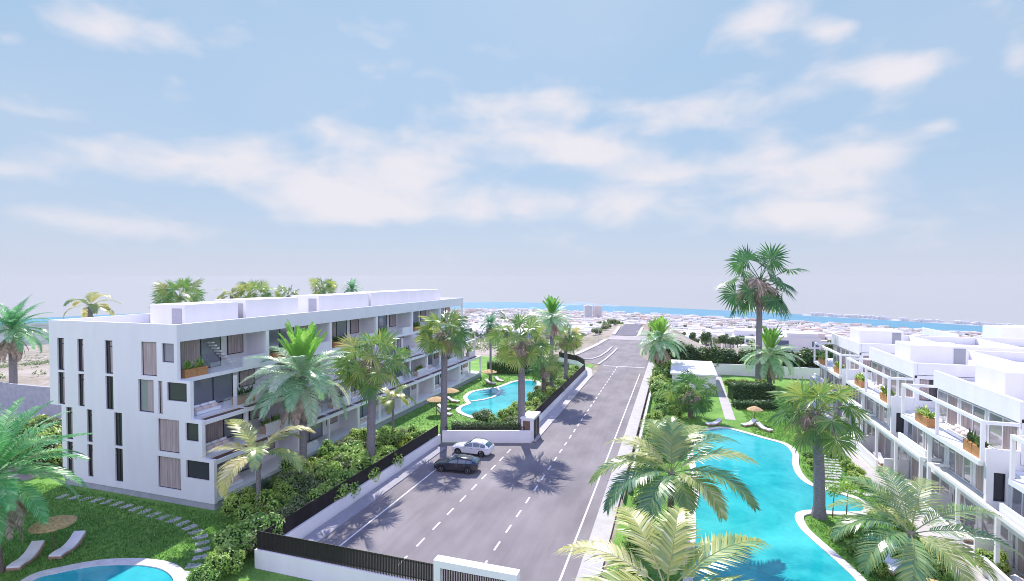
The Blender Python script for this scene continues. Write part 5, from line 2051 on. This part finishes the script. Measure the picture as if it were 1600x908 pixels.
# ------------------------------------------------------------------ cars
def make_car(label, paint_m, loc, rz, scale=1.0, suv=False):
    """hatchback lofted from cross-sections along its length (front towards -X)"""
    t = thing('parked_car', label, 'car', loc, rz)
    t.scale = (scale, scale, scale)
    hr = 1.53 if suv else 1.45
    # stations: x, sill z, half-width, shoulder z, roof z (None = no cabin), roof half-width
    ST = [(-2.22, .42, .55, .60, .66, .46), (-2.14, .26, .76, .68, .76, .64), (-1.9, .22, .86, .76, .84, .72), (-1.45, .21, .90, .84, .91, .76), (-1.02, .21, .91, .90, .97, .78),
          (-.72, .21, .915, .92, 1.06, .76), (-.25, .21, .92, .93, 1.36, .66), (.15, .21, .92, .94, hr - .02, .62), (.7, .21, .92, .95, hr, .61), (1.2, .21, .92, .97, hr - .04, .60), (1.62, .22, .91, .99, hr - .14, .58),
          (1.98, .25, .88, 1.0, 1.20, .60), (2.16, .32, .82, .98, 1.03, .66), (2.24, .44, .74, .86, .92, .62)]

    def ring(x, zs, w, zb, zr, wr):
        half = [(w * .86, zs), (w * .985, zs + .1), (w, zs + (zb - zs) * .55), (w * .985, zb), (w * .95, zb + .025), (wr + .05, zr - .07), (wr * .9, zr - .01), (wr * .5, zr + .018), (0, zr + .025)]
        pts = [(x, -y, z) for y, z in half] + [(x, y, z) for y, z in half[-2::-1]]
        return pts
    rings = [ring(*s) for s in ST]
    n = len(rings[0])
    mb = MB()
    vs = [p for r in rings for p in r]
    fs = []
    for i in range(len(rings) - 1):
        for k in range(n - 1):
            fs.append((i * n + k, (i + 1) * n + k, (i + 1) * n + k + 1, i * n + k + 1))
        fs.append((i * n + n - 1, (i + 1) * n + n - 1, (i + 1) * n, i * n))
    fs.append(tuple(range(n)))
    fs.append(tuple(range((len(rings) - 1) * n, len(rings) * n))[::-1])
    mb.add(vs, fs)
    body = mb.build('body', paint_m, None, smooth=True)
    body.parent = t
    md = body.modifiers.new('edge', 'EDGE_SPLIT')
    md.split_angle = R(38)

    def lerp(a, b, f):
        return tuple(a[i] + (b[i] - a[i]) * f for i in range(3))

    def at(x, k):
        for i in range(len(ST) - 1):
            if ST[i][0] <= x <= ST[i + 1][0]:
                return lerp(rings[i][k], rings[i + 1][k], (x - ST[i][0]) / (ST[i + 1][0] - ST[i][0]))
    # side windows between pillars
    for sgn in (-1, 1):
        ka, kb = (4, 5) if sgn < 0 else (n - 5, n - 6)
        for xa, xb in ((-.62, .28), (.36, 1.12), (1.2, 1.72)):
            m = MB()
            N_ = 6
            vs, fs = [], []
            for j in range(N_ + 1):
                x = xa + (xb - xa) * j / N_
                a, b = at(x, ka), at(x, kb)
                lo, hi = lerp(a, b, .08), lerp(a, b, .86)
                o = .014 * sgn
                vs += [(lo[0], lo[1] + o, lo[2] + .004), (hi[0], hi[1] + o, hi[2] + .006)]
            for j in range(N_):
                f = (2 * j, 2 * j + 2, 2 * j + 3, 2 * j + 1)
                fs.append(f if sgn < 0 else f[::-1])
            m.add(vs, fs)
            m.build('side_window', cargl, None).parent = t
        # mirror, handles
        m = MB()
        m.tube([(-.62, sgn * .90, .98), (-.60, sgn * 1.02, 1.0), (-.60, sgn * 1.10, 1.0)], [.03, .085, .07], 8)
        m.build('wing_mirror', paint_m, None, smooth=True).parent = t
        for x in (.20, 1.02):
            m = MB()
            m.box(x - .09, sgn * .915, .84, x + .09, sgn * .94, .87)
            m.build('door_handle', mat('chrome', (.6, .6, .62), .2, .5, metal=1.0), None).parent = t
        m = MB()
        m.box(-1.0, sgn * .90, .2, 1.0, sgn * .925, .27)
        m.build('sill_trim', tyrem, None).parent = t
        # lamps
        m = MB()
        m.add([(-2.16, sgn * .40, .62), (-2.03, sgn * .80, .66), (-1.84, sgn * .875, .74), (-2.05, sgn * .62, .755)], [(0, 1, 2, 3)] if sgn > 0 else [(3, 2, 1, 0)])
        m.v = [(x - .015, y + .006 * sgn, z + .012) for x, y, z in m.v]
        m.build('headlight', lampw, None).parent = t
        m = MB()
        m.add([(2.23, sgn * .42, .86), (2.15, sgn * .84, .84), (2.0, sgn * .90, .92), (2.17, sgn * .60, .98)], [(0, 1, 2, 3)] if sgn < 0 else [(3, 2, 1, 0)])
        m.v = [(x + .02, y + .008 * sgn, z) for x, y, z in m.v]
        m.build('tail_light', lampr, None).parent = t
    # windscreen and rear window
    for nm, xs in (('windscreen', (-.70, -.50, -.26, .06)), ('rear_window', (1.68, 1.86, 2.0, 2.12))):
        m = MB()
        vs, fs = [], []
        cols = (5, 6, 7, 8, 9, 10, 11)
        for x in xs:
            for k in cols:
                q = at(x, k)
                vs.append((q[0] + (-.012 if nm == 'windscreen' else .012), q[1] * .96, q[2] + .014))
        c = len(cols)
        for i in range(len(xs) - 1):
            for k in range(c - 1):
                fs.append((i * c + k, (i + 1) * c + k, (i + 1) * c + k + 1, i * c + k + 1))
        m.add(vs, fs)
        m.build(nm, cargl, None, smooth=True).parent = t
    # bumper grille and number plate blank
    m = MB()
    m.box(-2.245, -.42, .34, -2.18, .42, .52)
    m.build('grille', tyrem, None).parent = t
    m = MB()
    m.box(2.2, -.27, .62, 2.262, .27, .73)
    m.build('number_plate', trim, None).parent = t
    # wheels
    for x in (-1.36, 1.34):
        for sgn in (-1, 1):
            y = sgn * .80
            m = MB()
            m.tube([(x, y - .115, .33), (x, y - .09, .33), (x, y + .09, .33), (x, y + .115, .33)], [.30, .335, .335, .30], 24)
            w = m.build('wheel', tyrem, None, smooth=False)
            w.parent = t
            m = MB()
            yo = y + sgn * .118
            m.tube([(x, yo - sgn * .01, .33), (x, yo, .33)], [.07, .06], 12)
            for q in range(5):
                a = q * 2 * PI / 5 + .3
                m.add([(x + math.cos(a - .22) * .06, yo, .33 + math.sin(a - .22) * .06), (x + math.cos(a + .22) * .06, yo, .33 + math.sin(a + .22) * .06),
                       (x + math.cos(a + .17) * .215, yo, .33 + math.sin(a + .17) * .215), (x + math.cos(a - .17) * .215, yo, .33 + math.sin(a - .17) * .215)], [(0, 1, 2, 3), (3, 2, 1, 0)])
            for q in range(24):
                a0, a1 = q * 2 * PI / 24, (q + 1) * 2 * PI / 24
                v4 = [(x + math.cos(a) * r, yo, .33 + math.sin(a) * r) for a, r in ((a0, .205), (a1, .205), (a1, .235), (a0, .235))]
                m.add(v4, [(0, 1, 2, 3)])
            m.build('rim', rimm, None).parent = w
            # dark arch round the wheel
            m = MB()
            ya = sgn * .902
            for q in range(16):
                a0, a1 = PI * (q - .8) / 14.4, PI * (q + .2) / 14.4
                v4 = [(x + math.cos(a) * r, ya + sgn * .018, .33 + math.sin(a) * r) for a, r in ((a0, .30), (a1, .30), (a1, .405), (a0, .405))]
                m.add(v4, [(0, 1, 2, 3)])
            m.build('wheel_arch', tyrem, None).parent = t
    # roof rails
    for sgn in (-1, 1):
        m = MB()
        m.tube([(-.1, sgn * .6, 1.40), (.1, sgn * .59, hr + .03), (1.3, sgn * .575, hr), (1.55, sgn * .56, hr - .1)], .018, 6)
        m.build('roof_rail', black, None).parent = t
    return t


make_car('charcoal grey hatchback parked nearest the camera beside the white car', card, (-20.55, 46.25, 0.004), R(6))
make_car('white car parked next to the wall behind the dark hatchback', carw, (-20.9, 51.2, 0.004), R(-1), 1.0, True)

# ------------------------------------------------------------------ the town and the coast far off
hw = [mat('house_white', (0.78, 0.76, 0.75), .85, .2, var=.05, scale=.2), mat('house_cream', (0.68, 0.60, 0.54), .85, .2, var=.06, scale=.2), mat('house_pink', (0.62, 0.45, 0.39), .85, .2, var=.08, scale=.2), mat('house_blue', (0.36, 0.47, 0.62), .85, .2, var=.08, scale=.2)]
hwin = mat('house_window', (0.10, 0.13, 0.20), .3, .5)


def house_proto(seed, wm, w, d, h, kind):
    rd = random.Random(seed)
    t = MB()
    t.box(-w / 2, -d / 2, -3, w / 2, d / 2, h, 0)
    if kind == 0:
        t.box(-w / 2 + w * .45, -d / 2 + .6, h, w / 2 - .5, d / 2 - .6, h + 2.4, 0)
        t.box(-w / 2, -d / 2, h, w / 2, -d / 2 + .25, h + .8, 0)
    elif kind == 1:
        t.box(-w / 2 - .3, -d / 2 - .3, h, w / 2 + .3, d / 2 + .3, h + .3, 0)
        t.box(-w / 2 - w * .35, -d / 2 + 1, -3, -w / 2, d / 2 - 1, h * .55, 0)
    else:
        t.add([(-w / 2 - .4, -d / 2 - .4, h), (w / 2 + .4, -d / 2 - .4, h), (w / 2 + .4, d / 2 + .4, h), (-w / 2 - .4, d / 2 + .4, h), (-w / 2 + 2, 0, h + 1.8), (w / 2 - 2, 0, h + 1.8)],
              [(0, 1, 5, 4), (1, 2, 5), (2, 3, 4, 5), (3, 0, 4)], 2)
    fl = max(1, int(h / 3))
    for f in range(fl):
        z = 1.0 + f * 3
        x = -w / 2 + 1
        while x < w / 2 - 1.6:
            ww = rd.choice((1.2, 1.6, 2.4))
            if rd.random() < .75:
                t.box(x, -d / 2 - .06, z - (.7 if ww > 2 else 0), min(x + ww, w / 2 - .4), -d / 2 + .1, z + 1.4, 1)
            x += ww + rd.uniform(.8, 2)
        y = -d / 2 + 1
        while y < d / 2 - 1.5:
            if rd.random() < .7:
                t.box(-w / 2 - .06, y, z, -w / 2 + .1, y + 1.3, z + 1.3, 1)
            y += 2.6
    o = t.build('house', [wm, hwin, terracotta])
    return o


KIND_TXT = ['white flat roofed house with a roof storey in the distant town', 'white house with a low side wing in the distant town', 'small house with a terracotta hipped roof in the distant town',
            'cream flat roofed house with a roof storey in the distant town', 'pinkish row house with flat roof in the distant town', 'bluish house in the distant town']
HP = []
for k, (m_, w, d, h, kd) in enumerate([(hw[0], 13, 11, 6, 0), (hw[0], 15, 10, 5.5, 1), (hw[1], 12, 10, 5, 2), (hw[1], 14, 12, 6, 0), (hw[2], 20, 9, 6.5, 1), (hw[3], 16, 10, 6, 1)]):
    o = house_proto(200 + k, m_, w, d, h, kd)
    tag(o, KIND_TXT[k], 'house', 'houses of kind %s in the distant town' % ORD[k])
    HP.append(o)
r3 = random.Random(5)


def at_view(dist, lat):
    return FWD[0] * dist + RGT[0] * lat, FWD[1] * dist + RGT[1] * lat


def on_road(x, y):
    return y > 150 and -34 < x + (y - 172) * .02 < 4 and y < 420


taken = []
n_h = 0
tries = 0
while n_h < 285 and tries < 20000:
    tries += 1
    u = r3.random()
    dist = 180 + 470 * u
    pxx = r3.uniform(700, 1590) if dist > 380 else r3.uniform(985, 1560)
    lat = (pxx - 800) / 803 * dist
    x, y = at_view(dist, lat)
    if on_road(x, y):
        continue
    if (dist < 340 and pxx < 1000) or (abs(x + 14) < 42 and y < 330):
        continue
    if any((x - a) ** 2 + (y - b) ** 2 < (12.5 + dist * .003) ** 2 for a, b in taken):
        continue
    far = dist > 800
    k = r3.choices(range(6), [5, 5, 1.2, 3, 3.5 if far else .8, .8 if far else 1.3])[0]
    taken.append((x, y))
    s = r3.uniform(.8, 1.15)
    place(HP[k], USED, (x, y, terrain_z(x, y)), r3.choice((0, 0, PI / 2)) + R(r3.uniform(-14, 14)), (s * r3.uniform(.9, 1.5), s, s * r3.uniform(.75, 1.1)))
    n_h += 1

# smaller buildings nobody would count, along the shore
mb = MB()
for k in range(4200):
    dist = 300 + 1700 * r3.random() ** 1.2
    pxx = r3.uniform(640, 1700)
    lat = (pxx - 800) / 803 * dist
    x, y = at_view(dist, lat)
    if (abs(x + 14) < 45 and y < 420) or (pxx < 1000 and dist < 420) or math.hypot(x, y) > 2050:
        continue
    z = terrain_z(x, y)
    w, d, h = r3.uniform(9, 30), r3.uniform(7, 13), r3.uniform(4, 9)
    a = r3.uniform(-.3, .3)
    mb.obox((x, y), (math.cos(a), math.sin(a)), w, d, z - 3, z + h, r3.choices((0, 1, 2), (8, 3.0, 1.6) if dist > 1100 else (9, 1.4, .25))[0])
    for q in range(r3.randrange(1, 5)):
        s_ = r3.uniform(-.4, .4) * w
        mb.obox((x + math.cos(a) * s_ + math.sin(a) * (d / 2 + .02), y + math.sin(a) * s_ - math.cos(a) * (d / 2 + .02)), (math.cos(a), math.sin(a)), r3.uniform(1.5, 4), .3, z + .8, z + r3.uniform(2.2, 3), 3)
tag(mb.build('distant_houses', [hw[0], hw[1], hw[2], hwin]), kind='stuff')

# white specks of buildings on the far spit
mb = MB()
for k in range(90):
    ang = R(30 + 17 * r3.random())
    r = 2570
    x = r * (FWD[0] * math.cos(ang) + RGT[0] * math.sin(ang))
    y = r * (FWD[1] * math.cos(ang) + RGT[1] * math.sin(ang))
    z = SEA_Z - .2 - .03 * max(0, x * RGT[0] + y * RGT[1])
    mb.obox((x, y), RGT, r3.uniform(10, 34), 16, z, z + r3.uniform(7, 15))
tag(mb.build('distant_houses', hw[0]), kind='stuff')

# hotel tower near the shore
def tower(label, dist, px_c, w, d, h, m_):
    lat = (px_c - 800) / 803 * dist
    x, y = at_view(dist, lat)
    z = terrain_z(x, y)
    t = thing('hotel_tower', label, 'tower block', (x, y, z), R(AZ))
    m = MB()
    m.box(-w / 2, -d / 2, -2, w / 2, d / 2, h)
    m.build('wall', m_, None).parent = t
    m = MB()
    m.box(-w / 4, -d / 4, h, w / 5, d / 4, h + 3)
    m.build('roof_hut', hw[0], None).parent = t
    for f in range(int(h / 3.2)):
        m = MB()
        m.box(-w / 2 + 1.2, -d / 2 - .1, 1.4 + f * 3.2, w / 2 - 1.2, -d / 2 + .2, 2.9 + f * 3.2)
        m.build('window_band', hwin, None).parent = t


tower('white high rise block near the sea, left one of the two towers', 1620, 919, 26, 18, 40, hw[0])
tower('cream high rise block near the sea, right one of the two towers', 1620, 934, 24, 18, 40, hw[1])

# trees of the town and the scrub
def tree_mesh(seed, r, h, n, size):
    rd = random.Random(seed)
    mb = bush_mesh(seed, r, r, h * .75, n, size, None, lumps=6)
    mb.v = [(x, y, z + h * .28) for x, y, z in mb.v]
    return mb


TP = []
for k, (r, h, lm, txt) in enumerate([(3.2, 6.5, hedge_l, 'dark green tree between the houses of the distant town'), (2.6, 5, olive_l, 'pale olive tree between the houses of the distant town')]):
    t = thing('tree', txt, 'tree', (0, 0, 0), 0, 'dark trees of the town' if k == 0 else 'olive trees of the town')
    mb = MB()
    mb.tube([(0, 0, -1), (0, 0, h * .5)], [.3, .18], 6)
    mb.build('trunk', timber, None).parent = t
    tree_mesh(300 + k, r, h, 260, 1.0).build('crown', [lm, core_m], None).parent = t
    TP.append(t)
k = 0
while k < 285:
    dist = 290 + 1100 * r3.random() ** 1.2
    pxx = r3.uniform(660, 1690)
    if k % 5 < 2:
        dist, pxx = r3.uniform(175, 420), r3.uniform(1060, 1520)
    if dist < 260 and pxx < 960:
        continue
    x, y = at_view(dist, (pxx - 800) / 803 * dist)
    if on_road(x, y):
        continue
    s = r3.uniform(.5, 1.1) * (1 + dist / 1800)
    place(TP[0 if r3.random() < .7 else 1], USED, (x, y, terrain_z(x, y)), r3.uniform(0, 6), s)
    k += 1
# scrub on the open ground left of the far road and behind the left block
mb = MB()
rd = random.Random(12)
for q in range(1500):
    if q < 950:
        dist = rd.uniform(105, 330)
        x, y = at_view(dist, (rd.uniform(690, 1010) - 800) / 803 * dist)
    else:
        dist = rd.uniform(75, 600)
        x, y = at_view(dist, (rd.uniform(-150, 300) - 800) / 803 * dist)
    if (-58 < x < -14 and y < 116) or (y < 46 and x > -60) or on_road(x, y) or (-28 < x < -4 and y < 165) or (x > -5 and y < 118):
        continue
    z = terrain_z(x, y)
    s = rd.uniform(.4, 1.1) * (1 + dist / 500)
    for j in range(26):
        d = unit((rd.gauss(0, 1), rd.gauss(0, 1), abs(rd.gauss(0, .8))))
        c = (x + d[0] * s, y + d[1] * s, z + d[2] * s * .8)
        leaf_quads(mb, [c], [d], .45 * s, rd)
tag(mb.build('scrub', olive_l), kind='stuff')

# greenery between the far houses, too fine to count
mb = MB()
rd = random.Random(31)
for q in range(1300):
    dist = 320 + 1600 * rd.random() ** 1.25
    pxx = rd.uniform(660, 1690)
    x, y = at_view(dist, (pxx - 800) / 803 * dist)
    if (abs(x + 14) < 30 and y < 420) or (pxx < 1000 and dist < 380) or math.hypot(x, y) > 2040:
        continue
    z = terrain_z(x, y)
    s = rd.uniform(2.0, 4.2)
    el_ = rd.uniform(1, 3.5)
    for j in range(14):
        d = unit((rd.gauss(0, 1), rd.gauss(0, 1), abs(rd.gauss(0, 1))))
        leaf_quads(mb, [(x + d[0] * s * el_, y + d[1] * s, z + 1.5 + d[2] * s)], [d], s * 1.1, rd)
tag(mb.build('distant_trees', hedge_l), kind='stuff')

# spiky agaves by the ground floor terraces
ag = MB()
for q in range(26):
    a, e = q * GA, .25 + 1.1 * q / 26
    d = (math.cos(e) * math.cos(a), math.cos(e) * math.sin(a), math.sin(e))
    sd = unit(cross(d, (0, 0, 1)))
    l = 1.05 - .25 * q / 26
    m = lin((0, 0, .08), 1, d, l * .5)
    ag.add([lin((0, 0, .08), 1, sd, .07), lin((0, 0, .08), 1, sd, -.07), lin(m, 1, sd, -.09), lin(m, 1, sd, .09), lin(m, 1, unit((d[0], d[1], d[2] - .25)), l * .55)], [(0, 1, 2, 3), (3, 2, 4)])
ag = tag(ag.build('agave', agave_l), 'spiky grey green agave between the shrubs and the ground floor terraces', 'plant', 'agaves by the terraces')
for x, y, s in ((-34.9, 36.6, 1.2), (-34.6, 39.3, 1.0), (-34.8, 44.6, 1.3), (-34.7, 48.8, 1.1), (-34.3, 34.2, 1.0)):
    place(ag, USED, (x, y, 0), x * y, s)

# street lamps along the far road
lp = thing('street_lamp', 'slim pale street lamp', 'street lamp', (0, 0, 0))
mb = MB()
mb.tube([(0, 0, 0), (0, 0, 4.8)], [.09, .055], 8)
mb.build('pole', polem, lp)
mb = MB()
mb.box(-.12, -.1, 4.8, .75, .1, 4.9)
mb.build('lamp_head', polem, lp)
for k, (x, y, rz, txt) in enumerate([(-23.6, 122.4, 0, 'slim pale street lamp at the near left corner of the far junction'), (-21.6, 150, 0, 'slim pale street lamp on the left pavement beyond the junction'),
                                    (-7.2, 132.0, PI, 'slim pale street lamp on the right kerb of the junction'), (-8.6, 176, PI, 'slim pale street lamp beyond the crossing on the right'),
                                    (-11.3, 240, PI, 'slim pale street lamp farthest along the road')]):
    place(lp, USED, (x, y, terrain_z(x, y)), rz, 1.0, txt)


# ------------------------------------------------------------------ sea haze over the coast
mb = MB()
mb.box(-2760, -400, -260, 2760, 2760, 27.5)
hm = D.materials.new('haze')
hm.use_nodes = True
ht = hm.node_tree
ht.nodes.clear()
ho = N(ht, 'ShaderNodeOutputMaterial')
hv = N(ht, 'ShaderNodeVolumePrincipled')
hv.inputs['Color'].default_value = (0.735, 0.755, 0.785, 1)
hv.inputs['Density'].default_value = 0.00012
hv.inputs['Anisotropy'].default_value = 0.2
ht.links.new(hv.outputs[0], ho.inputs['Volume'])
tag(mb.build('haze', hm), kind='stuff')
SC.cycles.volume_bounces = 0
